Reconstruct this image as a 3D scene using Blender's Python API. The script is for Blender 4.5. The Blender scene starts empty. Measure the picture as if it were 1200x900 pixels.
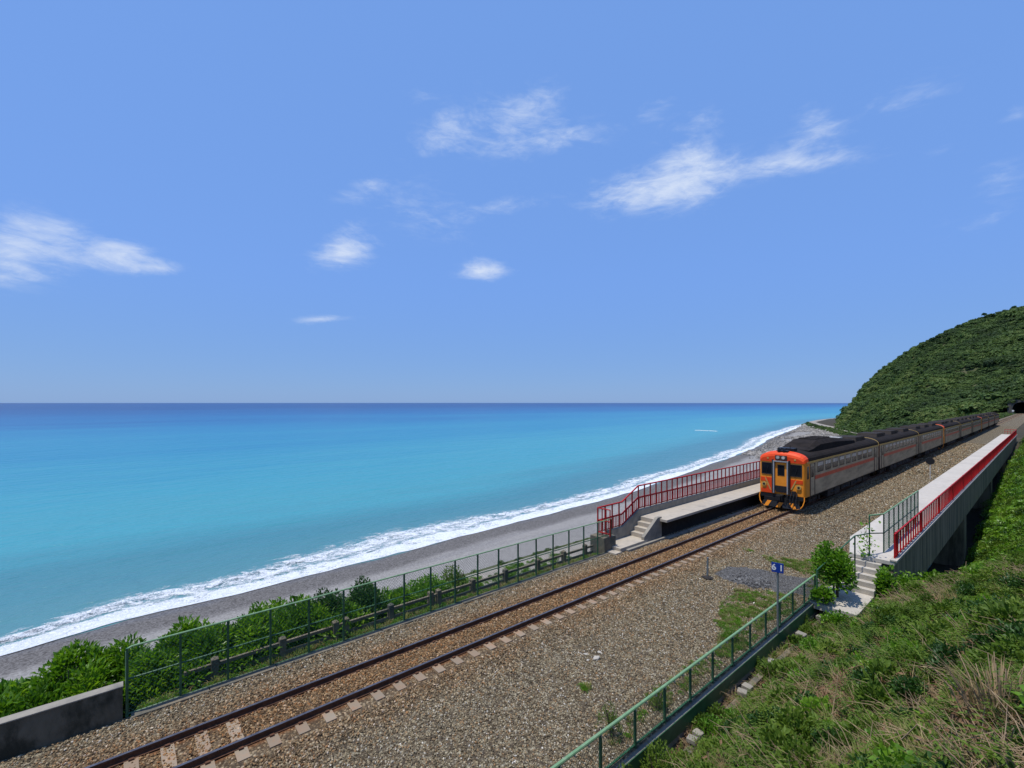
import bpy, math, random
import numpy as np
from mathutils import Vector, Matrix, noise as mnoise
S = bpy.context.scene
COL = S.collection
R = math.radians
PI = math.pi
# ------------------------------------------------------------------ camera, light
YAW = math.atan(628 / 533.3)
CAM = (11.85, 0.0, 7.28)
cd = bpy.data.cameras.new("camera"); cam = bpy.data.objects.new("camera", cd); COL.objects.link(cam)
cam.location = CAM; cam.rotation_euler = (R(90), 0, YAW)
cd.sensor_width = 36; cd.lens = 16.0; cd.shift_y = 22 / 1200
cd.clip_start = 0.1; cd.clip_end = 120000
S.camera = cam
S.view_settings.view_transform = 'Standard'; S.view_settings.look = 'None'
S.view_settings.gamma = 1.0; S.view_settings.exposure = 0.0
SUN_EL = R(74); SUN_AZ = math.atan2(-0.27, -0.96)      # clockwise from +Y
sv = Vector((math.sin(SUN_AZ) * math.cos(SUN_EL), math.cos(SUN_AZ) * math.cos(SUN_EL), math.sin(SUN_EL)))
sl = bpy.data.lights.new("sun", 'SUN'); so = bpy.data.objects.new("sun", sl); COL.objects.link(so)
sl.energy = 4.4; sl.angle = R(0.53); sl.color = (1.0, 0.945, 0.85)
so.rotation_euler = sv.to_track_quat('Z', 'Y').to_euler(); so.location = (0, 0, 200)

W = bpy.data.worlds.new("World"); S.world = W; W.use_nodes = True
nt = W.node_tree; nt.nodes.clear()
def N(tree, t, **kw):
    n = tree.nodes.new(t)
    for k, v in kw.items(): setattr(n, k, v)
    return n
def MATH(tree, op, a, b=None, clamp=False):
    n = N(tree, 'ShaderNodeMath', operation=op, use_clamp=clamp)
    for i, v in enumerate((a, b)):
        if v is None: continue
        if isinstance(v, (int, float)): n.inputs[i].default_value = v
        else: tree.links.new(v, n.inputs[i])
    return n.outputs[0]
def MIXC(tree, f, a, b, blend='MIX'):
    n = N(tree, 'ShaderNodeMix', data_type='RGBA', blend_type=blend)
    for i, v in ((0, f), (6, a), (7, b)):
        if isinstance(v, (int, float)): n.inputs[i].default_value = v
        elif isinstance(v, (tuple, list)): n.inputs[i].default_value = (*v[:3], 1)
        else: tree.links.new(v, n.inputs[i])
    return n.outputs[2]
def RAMP(tree, fac, stops, interp='LINEAR'):
    n = N(tree, 'ShaderNodeValToRGB'); n.color_ramp.interpolation = interp
    cr = n.color_ramp
    while len(cr.elements) < len(stops): cr.elements.new(0.5)
    for e, (p, c) in zip(cr.elements, stops):
        e.position = p; e.color = (*c, 1) if len(c) == 3 else c
    tree.links.new(fac, n.inputs[0]); return n.outputs[0]
def SMOOTH(tree, v, a, b, lo=0.0, hi=1.0):
    n = N(tree, 'ShaderNodeMapRange', interpolation_type='SMOOTHSTEP')
    n.inputs[1].default_value = a; n.inputs[2].default_value = b
    n.inputs[3].default_value = lo; n.inputs[4].default_value = hi
    tree.links.new(v, n.inputs[0]); return n.outputs[0]

sky = N(nt, 'ShaderNodeTexSky', sky_type='NISHITA', sun_disc=False)
sky.sun_elevation = SUN_EL; sky.sun_rotation = SUN_AZ % (2 * PI)
sky.air_density = 1.0; sky.dust_density = 0.25; sky.ozone_density = 4.0; sky.altitude = 20
tc = N(nt, 'ShaderNodeTexCoord'); sx = N(nt, 'ShaderNodeSeparateXYZ'); nt.links.new(tc.outputs['Generated'], sx.inputs[0])
az = MATH(nt, 'ARCTAN2', sx.outputs[0], sx.outputs[1]); el = MATH(nt, 'ARCSINE', sx.outputs[2])
cxy = N(nt, 'ShaderNodeCombineXYZ'); nt.links.new(az, cxy.inputs[0]); nt.links.new(el, cxy.inputs[1])
# fair-weather cirrus: (azimuth, elevation, half width, half height, tilt) in degrees, strength
CLOUDS = [(-31.3, 24.1, 8.98, 2.07, 3.6, 1.0), (-28.3, 25.6, 3.92, 2.76, -5.6, 0.85), (-17.9, 24.0, 7.0, 0.91, -6.7, 0.8), (-15.7, 26.7, 3.15, 1.26, -42.3, 0.5), (-17.3, 25.5, 4.05, 1.1, 7.9, 0.45), (-32.3, 31.6, 2.6, 0.86, 8.5, 0.5), (-27.1, 29.9, 4.11, 0.89, -6.4, 0.38), (-57.9, 30.6, 5.05, 1.81, 29.2, 0.66), (-48.5, 32.6, 5.96, 1.9, 15.8, 0.66), (-44.0, 30.3, 7.11, 1.2, 0.8, 0.66), (-51.8, 29.0, 6.73, 0.9, -0.6, 0.5), (-67.6, 24.1, 3.36, 1.08, 19.8, 0.55), (-69.8, 17.3, 3.92, 1.53, 15.8, 0.95), (-69.1, 20.0, 2.09, 0.79, 16.7, 0.45), (-53.3, 16.2, 3.15, 1.19, 2.9, 1.0), (-96.9, 13.0, 5.06, 2.39, 15.0, 0.95), (-90.5, 13.7, 3.04, 1.3, 5.3, 0.9), (-87.7, 13.2, 2.25, 0.64, 6.7, 0.8), (-97.3, 10.8, 1.85, 0.75, 13.6, 0.6), (-95.6, 15.0, 2.62, 0.62, 8.3, 0.45), (-72.3, 9.6, 3.38, 0.43, 5.6, 0.7), (-59.7, 22.3, 6.06, 2.48, -8.6, 0.4), (-50.5, 23.4, 5.93, 0.81, 5.8, 0.45), (-61.1, 33.6, 3.28, 0.65, 8.0, 0.35), (-8.6, 26.9, 3.68, 1.2, -2.3, 0.45), (-3.7, 15.5, 2.99, 0.85, 4.2, 0.45), (-2.6, 18.5, 1.84, 1.46, -5.5, 0.4), (-1.9, 23.1, 1.18, 0.54, -13.0, 0.38), (-6.1, 21.9, 1.34, 0.41, -6.7, 0.3)]
acc = None
for (a, e, rx, ry, t, s) in CLOUDS:
    m = N(nt, 'ShaderNodeMapping', vector_type='TEXTURE')
    m.inputs[1].default_value = (R(a), R(e), 0); m.inputs[2].default_value = (0, 0, R(t)); m.inputs[3].default_value = (R(rx) * 1.6, R(ry) * 1.9, 1)
    nt.links.new(cxy.outputs[0], m.inputs[0])
    l = N(nt, 'ShaderNodeVectorMath', operation='LENGTH'); nt.links.new(m.outputs[0], l.inputs[0])
    v = SMOOTH(nt, l.outputs['Value'], 1.0, 0.0, 0.0, s)
    inv = MATH(nt, 'SUBTRACT', 1.0, v); acc = inv if acc is None else MATH(nt, 'MULTIPLY', acc, inv)
acc = MATH(nt, 'SUBTRACT', 1.0, acc)
mp = N(nt, 'ShaderNodeMapping'); mp.inputs[2].default_value = (0, 0, R(-20)); mp.inputs[3].default_value = (9, 24, 1); nt.links.new(cxy.outputs[0], mp.inputs[0])
n1 = N(nt, 'ShaderNodeTexNoise'); n1.inputs['Scale'].default_value = 1.0; n1.inputs['Detail'].default_value = 9; n1.inputs['Roughness'].default_value = .66; n1.inputs['Distortion'].default_value = .9
nt.links.new(mp.outputs[0], n1.inputs['Vector'])
mp2 = N(nt, 'ShaderNodeMapping'); mp2.inputs[2].default_value = (0, 0, R(35)); mp2.inputs[3].default_value = (28, 85, 1); nt.links.new(cxy.outputs[0], mp2.inputs[0])
n2 = N(nt, 'ShaderNodeTexNoise'); n2.inputs['Scale'].default_value = 1.0; n2.inputs['Detail'].default_value = 6; n2.inputs['Roughness'].default_value = .6; n2.inputs['Distortion'].default_value = .5
nt.links.new(mp2.outputs[0], n2.inputs['Vector'])
nn = MATH(nt, 'ADD', MATH(nt, 'MULTIPLY', n1.outputs[0], .62), MATH(nt, 'MULTIPLY', n2.outputs[0], .38))
dens = MATH(nt, 'MULTIPLY', SMOOTH(nt, MATH(nt, 'ADD', nn, MATH(nt, 'MULTIPLY', acc, .40)), .53, 1.06), MATH(nt, 'POWER', acc, .55))
skyc = MIXC(nt, 1.0, sky.outputs[0], (0.84, 0.90, 1.22), 'MULTIPLY')
# fixed blue painted into the sky colour: evens the clear-sky gradient out to a pale saturated blue
sky_tint = MIXC(nt, SMOOTH(nt, sx.outputs[2], 0.0, .28), (1.9, 3.75, 7.2), (2.0, 4.05, 9.0))
skyc = MIXC(nt, .76, skyc, sky_tint)
cl = MIXC(nt, MATH(nt, 'MULTIPLY', dens, 1.12, True), skyc, (6.3, 7.3, 9.3))
bg = N(nt, 'ShaderNodeBackground'); bg.inputs[1].default_value = 0.10
wo = N(nt, 'ShaderNodeOutputWorld'); nt.links.new(cl, bg.inputs[0]); nt.links.new(bg.outputs[0], wo.inputs[0])

# ------------------------------------------------------------------ helpers
def tag(o, label=None, cat=None, group=None, kind=None):
    if label: o['label'] = label
    if cat: o['category'] = cat
    if group: o['group'] = group
    if kind: o['kind'] = kind
    return o
def empty(name, loc=(0, 0, 0), label=None, cat=None, group=None, rz=0):
    o = bpy.data.objects.new(name, None); COL.objects.link(o); o.location = loc; o.rotation_euler = (0, 0, rz); o.empty_display_size = .2
    return tag(o, label, cat, group)
def link(name, me, mat=None, parent=None, loc=None, rz=None):
    o = bpy.data.objects.new(name, me); COL.objects.link(o)
    if mat is not None:
        me.materials.clear()
        for m in (mat if isinstance(mat, (list, tuple)) else [mat]): me.materials.append(m)
    if parent: o.parent = parent
    if loc: o.location = loc
    if rz is not None: o.rotation_euler = (0, 0, rz)
    return o
def npmesh(name, V, F, attr=None, smooth=False):
    V = np.asarray(V, dtype=np.float32); F = np.asarray(F, dtype=np.int32)
    me = bpy.data.meshes.new(name); me.vertices.add(len(V)); me.vertices.foreach_set('co', V.ravel())
    k = F.shape[1]; me.loops.add(F.size); me.loops.foreach_set('vertex_index', F.ravel())
    me.polygons.add(len(F)); me.polygons.foreach_set('loop_start', np.arange(len(F), dtype=np.int32) * k)
    if attr is not None:
        a = me.attributes.new('rnd', 'FLOAT', 'POINT'); a.data.foreach_set('value', np.asarray(attr, dtype=np.float32))
    me.update(calc_edges=True)
    if smooth: me.polygons.foreach_set('use_smooth', np.ones(len(F), dtype=bool))
    me.validate(); return me
class MB:
    def __init__(s): s.v = []; s.f = []; s.m = []; s.cur = 0
    def _add(s, V, F):
        b = len(s.v); s.v += [tuple(p) for p in V]; s.f += [tuple(b + i for i in f) for f in F]; s.m += [s.cur] * len(F); return s
    def box(s, x0, x1, y0, y1, z0, z1):
        V = [(x0, y0, z0), (x1, y0, z0), (x1, y1, z0), (x0, y1, z0), (x0, y0, z1), (x1, y0, z1), (x1, y1, z1), (x0, y1, z1)]
        return s._add(V, [(0, 3, 2, 1), (4, 5, 6, 7), (0, 1, 5, 4), (1, 2, 6, 5), (2, 3, 7, 6), (3, 0, 4, 7)])
    def tube(s, pts, r, n=6, cap=True):
        pts = [Vector(p) for p in pts]; rr = r if isinstance(r, (list, tuple)) else [r] * len(pts)
        V = []; F = []; prev = None
        for i, p in enumerate(pts):
            d = (pts[min(i + 1, len(pts) - 1)] - pts[max(i - 1, 0)]).normalized()
            u = Vector((0, 0, 1)) if abs(d.z) < .9 else Vector((1, 0, 0))
            if prev is not None: u = prev
            a = (u - d * u.dot(d)).normalized(); prev = a; b = d.cross(a)
            for k in range(n):
                t = 2 * PI * k / n; V.append(p + (a * math.cos(t) + b * math.sin(t)) * rr[i])
        for i in range(len(pts) - 1):
            for k in range(n):
                F.append((i * n + k, i * n + (k + 1) % n, (i + 1) * n + (k + 1) % n, (i + 1) * n + k))
        if cap: F.append(tuple(range(n - 1, -1, -1))); F.append(tuple((len(pts) - 1) * n + k for k in range(n)))
        return s._add(V, F)
    def prism(s, poly, axis, a, b):                     # poly in the other two axes (cyclic order), extruded along axis from a to b
        n = len(poly); mk = {'x': lambda p, t: (t, p[0], p[1]), 'y': lambda p, t: (p[0], t, p[1]), 'z': lambda p, t: (p[0], p[1], t)}[axis]
        V = [mk(p, a) for p in poly] + [mk(p, b) for p in poly]
        F = [tuple(range(n - 1, -1, -1)), tuple(range(n, 2 * n))] + [(i, (i + 1) % n, n + (i + 1) % n, n + i) for i in range(n)]
        return s._add(V, F)
    def loft(s, secs, close=True, caps=True):           # list of equal length 3d sections
        n = len(secs[0]); V = [p for q in secs for p in q]; F = []
        for i in range(len(secs) - 1):
            for k in range(n if close else n - 1): F.append((i * n + k, i * n + (k + 1) % n, (i + 1) * n + (k + 1) % n, (i + 1) * n + k))
        if caps: F.append(tuple(range(n - 1, -1, -1))); F.append(tuple((len(secs) - 1) * n + k for k in range(n)))
        return s._add(V, F)
    def mesh(s, name, smooth=False):
        me = bpy.data.meshes.new(name); me.from_pydata(s.v, [], s.f); me.polygons.foreach_set('material_index', s.m)
        if smooth: me.polygons.foreach_set('use_smooth', [True] * len(s.f))
        import bmesh
        bm = bmesh.new(); bm.from_mesh(me); bmesh.ops.recalc_face_normals(bm, faces=bm.faces); bm.to_mesh(me); bm.free()
        me.update(); return me
    def obj(s, name, mat, parent=None, bevel=0, smooth=False, loc=None):
        o = link(name, s.mesh(name, smooth), mat, parent, loc)
        if bevel:
            m = o.modifiers.new('bevel', 'BEVEL'); m.width = bevel; m.segments = 2; m.limit_method = 'ANGLE'
        return o
def bx(*a): return MB().box(*a)
def fb(x, y, z=0.0, sc=1.0, oct=4):
    return mnoise.fractal(Vector((x * sc, y * sc, z)), 1.0, 2.0, oct)

# ------------------------------------------------------------------ materials
def mat(name, c1, c2=None, scale=4.0, rough=.7, bump=0.0, metal=0.0, spec=.4, dirt=None, dscale=1.2, damt=(.5, .75), obrnd=0.0, coord='Position', stretch=None, bscale=None, detail=6):
    m = bpy.data.materials.new(name); m.use_nodes = True; t = m.node_tree; p = t.nodes['Principled BSDF']
    p.inputs['Roughness'].default_value = rough; p.inputs['Metallic'].default_value = metal; p.inputs['Specular IOR Level'].default_value = spec
    g = N(t, 'ShaderNodeNewGeometry') if coord == 'Position' else N(t, 'ShaderNodeTexCoord'); v = g.outputs[coord]
    if stretch:
        q = N(t, 'ShaderNodeMapping'); q.inputs[3].default_value = stretch; t.links.new(v, q.inputs[0]); v = q.outputs[0]
    nz = N(t, 'ShaderNodeTexNoise'); nz.inputs['Scale'].default_value = scale; nz.inputs['Detail'].default_value = detail; nz.inputs['Roughness'].default_value = .62; t.links.new(v, nz.inputs['Vector'])
    col = MIXC(t, SMOOTH(t, nz.outputs[0], .3, .7), c1, c2 or c1)
    if dirt:
        nd = N(t, 'ShaderNodeTexNoise'); nd.inputs['Scale'].default_value = dscale; nd.inputs['Detail'].default_value = 8; nd.inputs['Roughness'].default_value = .7; t.links.new(v, nd.inputs['Vector'])
        col = MIXC(t, SMOOTH(t, nd.outputs[0], damt[0], damt[1]), col, dirt)
    if obrnd:
        oi = N(t, 'ShaderNodeObjectInfo'); k = N(t, 'ShaderNodeMapRange'); k.inputs[3].default_value = 1 - obrnd; k.inputs[4].default_value = 1 + obrnd; t.links.new(oi.outputs['Random'], k.inputs[0])
        vm = N(t, 'ShaderNodeVectorMath', operation='SCALE'); t.links.new(col, vm.inputs[0]); t.links.new(k.outputs[0], vm.inputs['Scale']); col = vm.outputs[0]
    t.links.new(col, p.inputs['Base Color'])
    if bump:
        nb = N(t, 'ShaderNodeTexNoise'); nb.inputs['Scale'].default_value = bscale or scale * 6; nb.inputs['Detail'].default_value = 5; t.links.new(v, nb.inputs['Vector'])
        b = N(t, 'ShaderNodeBump'); b.inputs['Strength'].default_value = min(1, bump); b.inputs['Distance'].default_value = .02; t.links.new(nb.outputs[0], b.inputs['Height']); t.links.new(b.outputs[0], p.inputs['Normal'])
    return m
def leafmat(name, cols, trans=.3, rough=.45, spec=.35, nsc=.8, tint=.35, rw=.4):
    m = bpy.data.materials.new(name); m.use_nodes = True; t = m.node_tree; p = t.nodes['Principled BSDF']; out = t.nodes['Material Output']
    a = N(t, 'ShaderNodeAttribute', attribute_name='rnd'); oi = N(t, 'ShaderNodeObjectInfo')
    g = N(t, 'ShaderNodeNewGeometry'); nz = N(t, 'ShaderNodeTexNoise'); nz.inputs['Scale'].default_value = nsc; nz.inputs['Detail'].default_value = 3; t.links.new(g.outputs['Position'], nz.inputs['Vector'])
    f = MATH(t, 'ADD', MATH(t, 'MULTIPLY', a.outputs['Fac'], rw), MATH(t, 'MULTIPLY', oi.outputs['Random'], tint))
    f = MATH(t, 'ADD', f, MATH(t, 'MULTIPLY', SMOOTH(t, nz.outputs[0], .3, .7), 1 - rw - tint), True)
    n = len(cols); c = RAMP(t, f, [(i / (n - 1), cc) for i, cc in enumerate(cols)])
    t.links.new(c, p.inputs['Base Color']); p.inputs['Roughness'].default_value = rough; p.inputs['Specular IOR Level'].default_value = spec
    tr = N(t, 'ShaderNodeBsdfTranslucent'); t.links.new(MIXC(t, 1.0, c, (1.25, 1.35, .6), 'MULTIPLY'), tr.inputs[0])
    mx = N(t, 'ShaderNodeMixShader'); mx.inputs[0].default_value = trans; t.links.new(p.outputs[0], mx.inputs[1]); t.links.new(tr.outputs[0], mx.inputs[2]); t.links.new(mx.outputs[0], out.inputs[0])
    return m
M = {}
M['green'] = mat('green_paint', (.022, .085, .042), (.04, .12, .062), 3, .45, .0, dirt=(.10, .16, .10), dscale=3, damt=(.55, .8))
M['green_top'] = mat('green_paint_worn_lit', (.12, .24, .12), (.18, .31, .17), 5, .55, dirt=(.25, .30, .21), dscale=9)  # worn paint; its paleness also carries the sunlit top of the rail
M['red'] = mat('red_paint', (.42, .010, .012), (.33, .008, .010), 2, .5, spec=.2)
M['concrete'] = mat('concrete_pale', (.45, .41, .35), (.36, .33, .285), 2.2, .9, .5, dirt=(.24, .225, .20), dscale=1.3, damt=(.52, .8), obrnd=.05)
M['slab'] = mat('platform_slab', (.47, .435, .385), (.41, .38, .335), 3, .9, .3, dirt=(.32, .31, .29), dscale=1.6, damt=(.5, .8), obrnd=.05)
M['slab2'] = mat('platform_slab_warm', (.42, .37, .30), (.36, .32, .26), 3, .9, .3, dirt=(.24, .22, .2), dscale=1.6, damt=(.5, .8), obrnd=.05)
M['conc_dark'] = mat('concrete_weathered', (.12, .10, .07), (.20, .17, .12), 3, .95, .6, dirt=(.07, .075, .065), dscale=.9, damt=(.45, .65))
M['girder'] = mat('concrete_board_marked', (.27, .205, .135), (.34, .26, .175), 2.0, .95, .5, dirt=(.10, .078, .05), dscale=1.2, damt=(.40, .66), stretch=(1, 2.2, .16))
M['wall_old'] = mat('concrete_stained_wall', (.11, .095, .065), (.16, .14, .10), 2.2, .95, .6, dirt=(.035, .034, .022), dscale=1.3, damt=(.42, .62), stretch=(1, 1, .5))
M['mid_conc'] = mat('concrete_grey', (.28, .255, .21), (.21, .195, .165), 3, .95, .6, dirt=(.12, .12, .11), dscale=1.1, damt=(.5, .75))
M['sleeper'] = mat('concrete_sleeper', (.23, .19, .14), (.27, .19, .125), 2.5, .95, .5, dirt=(.30, .15, .08), dscale=5, damt=(.5, .8), obrnd=.12)
M['rail_side'] = mat('rail_rust', (.060, .028, .017), (.12, .052, .026), 8, .85, .3)
M['rail_top'] = mat('rail_worn_top', (.24, .22, .22), (.15, .13, .13), 6, .35, metal=.8)
M['orange'] = mat('orange_yellow_paint', (.80, .28, .025), (.72, .24, .02), 2, .45, spec=.25, dirt=(.40, .15, .03), dscale=2.5, damt=(.55, .85), coord='Object')
M['vermilion'] = mat('vermilion_paint', (.72, .070, .012), (.64, .055, .010), 2, .5, spec=.2, dirt=(.30, .05, .02), dscale=2.5, damt=(.55, .85), coord='Object')
M['stainless'] = mat('dull_stainless', (.52, .41, .26), (.40, .315, .195), 1.5, .6, metal=.0, spec=.15, dirt=(.24, .19, .13), dscale=1.6, damt=(.45, .75), coord='Object', stretch=(1, .35, 1.6))
M['roof'] = mat('sooty_roof', (.014, .012, .011), (.026, .021, .019), 2, .85, .4, coord='Object', spec=.08)
M['roof_unit'] = mat('sooty_roof_unit', (.026, .022, .02), (.042, .036, .033), 3, .8, .4, coord='Object', spec=.08)
M['yellow'] = mat('yellow_stripe', (.50, .33, .09), (.42, .28, .08), 3, .5)
M['redstripe'] = mat('red_stripe', (.62, .085, .03), (.52, .065, .025), 2, .5)
M['under'] = mat('underframe_grime_slab_shade', (.018, .016, .015), (.035, .03, .026), 5, .9, .4)
M['black'] = mat('black_paint', (.012, .012, .013), None, 3, .5)
M['rubber'] = mat('black_rubber', (.015, .015, .016), None, 3, .7)
M['silver'] = mat('bright_frame', (.42, .42, .41), (.34, .34, .33), 3, .4, metal=.5)
M['glass'] = mat('dark_glass', (.005, .006, .009), (.010, .012, .016), 1.2, .2, spec=.12)
M['curtain'] = mat('pale_blind_behind_glass', (.62, .58, .50), (.34, .32, .28), 2, .35, spec=.3)
M['doorrec'] = mat('brown_recess', (.05, .028, .02), (.07, .04, .03), 3, .7)
M['blue'] = mat('blue_enamel', (.006, .035, .24), (.008, .04, .26), 3, .4)
M['white'] = mat('white_paint', (.75, .75, .73), (.62, .62, .6), 6, .5)
M['grey_metal'] = mat('galvanised_metal', (.22, .25, .26), (.16, .18, .18), 8, .5, metal=.4)
M['bark'] = mat('bark', (.10, .075, .05), (.16, .12, .085), 9, .9, .5)
M['dead'] = mat('dead_branch', (.20, .135, .08), (.32, .235, .14), 7, .9, .3)
M['rock'] = mat('grey_rock', (.30, .275, .245), (.17, .16, .145), .6, .95, .6, obrnd=.35, bscale=3)
M['tunnel'] = mat('tunnel_stone', (.06, .058, .052), (.10, .095, .085), .5, .95, .5)
M['tunnel_in'] = mat('tunnel_lining', (.02, .02, .02), (.03, .03, .028), 1, 1.0)
M['leaf_hedge'] = leafmat('hedge_leaf', [(.028, .075, .008), (.065, .155, .012), (.13, .26, .018), (.24, .37, .03)], .4, .38, .45, 1.3, .15)
M['leaf_dark'] = leafmat('dark_leaf', [(.016, .048, .012), (.03, .08, .016), (.055, .12, .024)], .28, .45, .3, 1.3, .2)
M['leaf_vine'] = leafmat('vine_leaf', [(.040, .115, .010), (.085, .20, .016), (.15, .29, .025), (.24, .37, .04)], .38, .42, .35, .9, .2)
M['leaf_fine'] = leafmat('fine_leaf', [(.030, .056, .012), (.078, .138, .018), (.130, .20, .028), (.20, .26, .05)], .32, .55, .2, .5, .3)
M['grass'] = leafmat('grass_blade', [(.07, .11, .022), (.13, .17, .04), (.22, .225, .075), (.36, .29, .14)], .28, .6, .2, .35, .35)
M['dry'] = leafmat('dry_grass', [(.16, .11, .065), (.30, .22, .12), (.44, .35, .20)], .2, .7, .15, .8, .3)
M['litter'] = leafmat('dead_leaf', [(.09, .052, .03), (.17, .10, .058), (.27, .18, .11)], .1, .8, .1, .8, .4)
M['hill_leaf'] = leafmat('hillside_leaf', [(.026, .042, .022), (.052, .088, .030), (.095, .150, .042), (.20, .225, .08)], .25, .6, .12, .028, .32, .2)  # raised greens stand in for haze, broad tone noise for ravine shade

# ballast and ground
def ground_mat(name, stone=True):
    m = bpy.data.materials.new(name); m.use_nodes = True; t = m.node_tree; p = t.nodes['Principled BSDF']; p.inputs['Roughness'].default_value = .95; p.inputs['Specular IOR Level'].default_value = .2
    g = N(t, 'ShaderNodeNewGeometry'); v = N(t, 'ShaderNodeTexVoronoi'); v.inputs['Scale'].default_value = 17; t.links.new(g.outputs['Position'], v.inputs['Vector'])
    s = N(t, 'ShaderNodeSeparateColor'); t.links.new(v.outputs['Color'], s.inputs[0])
    c = RAMP(t, s.outputs[0], [(0, (.07, .05, .032)), (.35, (.14, .11, .072)), (.7, (.24, .20, .13)), (1, (.40, .36, .26))])
    d = SMOOTH(t, v.outputs['Distance'], .2, .75); c = MIXC(t, MATH(t, 'MULTIPLY', d, .7), c, (.05, .04, .03))
    sp = N(t, 'ShaderNodeSeparateXYZ'); t.links.new(g.outputs['Position'], sp.inputs[0])
    nz = N(t, 'ShaderNodeTexNoise'); nz.inputs['Scale'].default_value = .55; nz.inputs['Detail'].default_value = 5; t.links.new(g.outputs['Position'], nz.inputs['Vector'])
    fx = MATH(t, 'ADD', MATH(t, 'ABSOLUTE', sp.outputs[0]), MATH(t, 'MULTIPLY', nz.outputs[0], 2.0))
    rust = SMOOTH(t, fx, 3.0, 1.4, 0, .55)
    c = MIXC(t, rust, c, MIXC(t, 1.0, c, (1.05, .76, .52), 'MULTIPLY'))
    st = SMOOTH(t, MATH(t, 'ABSOLUTE', MATH(t, 'SUBTRACT', MATH(t, 'ABSOLUTE', sp.outputs[0]), .566)), .22, .05, 0, .8)
    c = MIXC(t, st, c, (.17, .072, .03))
    t.links.new(c, p.inputs['Base Color'])
    b = N(t, 'ShaderNodeBump'); b.inputs['Distance'].default_value = .05; b.invert = True; t.links.new(v.outputs['Distance'], b.inputs['Height']); t.links.new(b.outputs[0], p.inputs['Normal'])
    return m
M['ballast'] = ground_mat('ballast')
def stone_mat(name, cols, rust=True):
    m = bpy.data.materials.new(name); m.use_nodes = True; t = m.node_tree; p = t.nodes['Principled BSDF']; p.inputs['Roughness'].default_value = .9; p.inputs['Specular IOR Level'].default_value = .2
    oi = N(t, 'ShaderNodeObjectInfo'); c = RAMP(t, oi.outputs['Random'], cols)
    g = N(t, 'ShaderNodeNewGeometry')
    if rust:
        sp = N(t, 'ShaderNodeSeparateXYZ'); t.links.new(g.outputs['Position'], sp.inputs[0])
        nz = N(t, 'ShaderNodeTexNoise'); nz.inputs['Scale'].default_value = .55; nz.inputs['Detail'].default_value = 5; t.links.new(g.outputs['Position'], nz.inputs['Vector'])
        fx = MATH(t, 'ADD', MATH(t, 'ABSOLUTE', sp.outputs[0]), MATH(t, 'MULTIPLY', nz.outputs[0], 2.2))
        c = MIXC(t, SMOOTH(t, fx, 3.6, 1.3, 0, .85), c, MIXC(t, 1.0, c, (1.05, .72, .46), 'MULTIPLY'))
    n2 = N(t, 'ShaderNodeTexNoise'); n2.inputs['Scale'].default_value = 25; t.links.new(g.outputs['Position'], n2.inputs['Vector'])
    c = MIXC(t, SMOOTH(t, n2.outputs[0], .3, .8, 0, .35), c, (.10, .085, .07))
    t.links.new(c, p.inputs['Base Color']); return m
M['stone'] = stone_mat('ballast_stone', [(0, (.065, .050, .030)), (.22, (.13, .10, .060)), (.45, (.22, .175, .105)), (.60, (.32, .185, .085)), (.68, (.27, .22, .135)), (.88, (.38, .32, .205)), (.97, (.47, .43, .355)), (1, (.66, .62, .54))])
M['stone_dark'] = stone_mat('dark_gravel', [(0, (.05, .05, .052)), (.5, (.11, .11, .11)), (1, (.20, .20, .20))], False)
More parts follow.
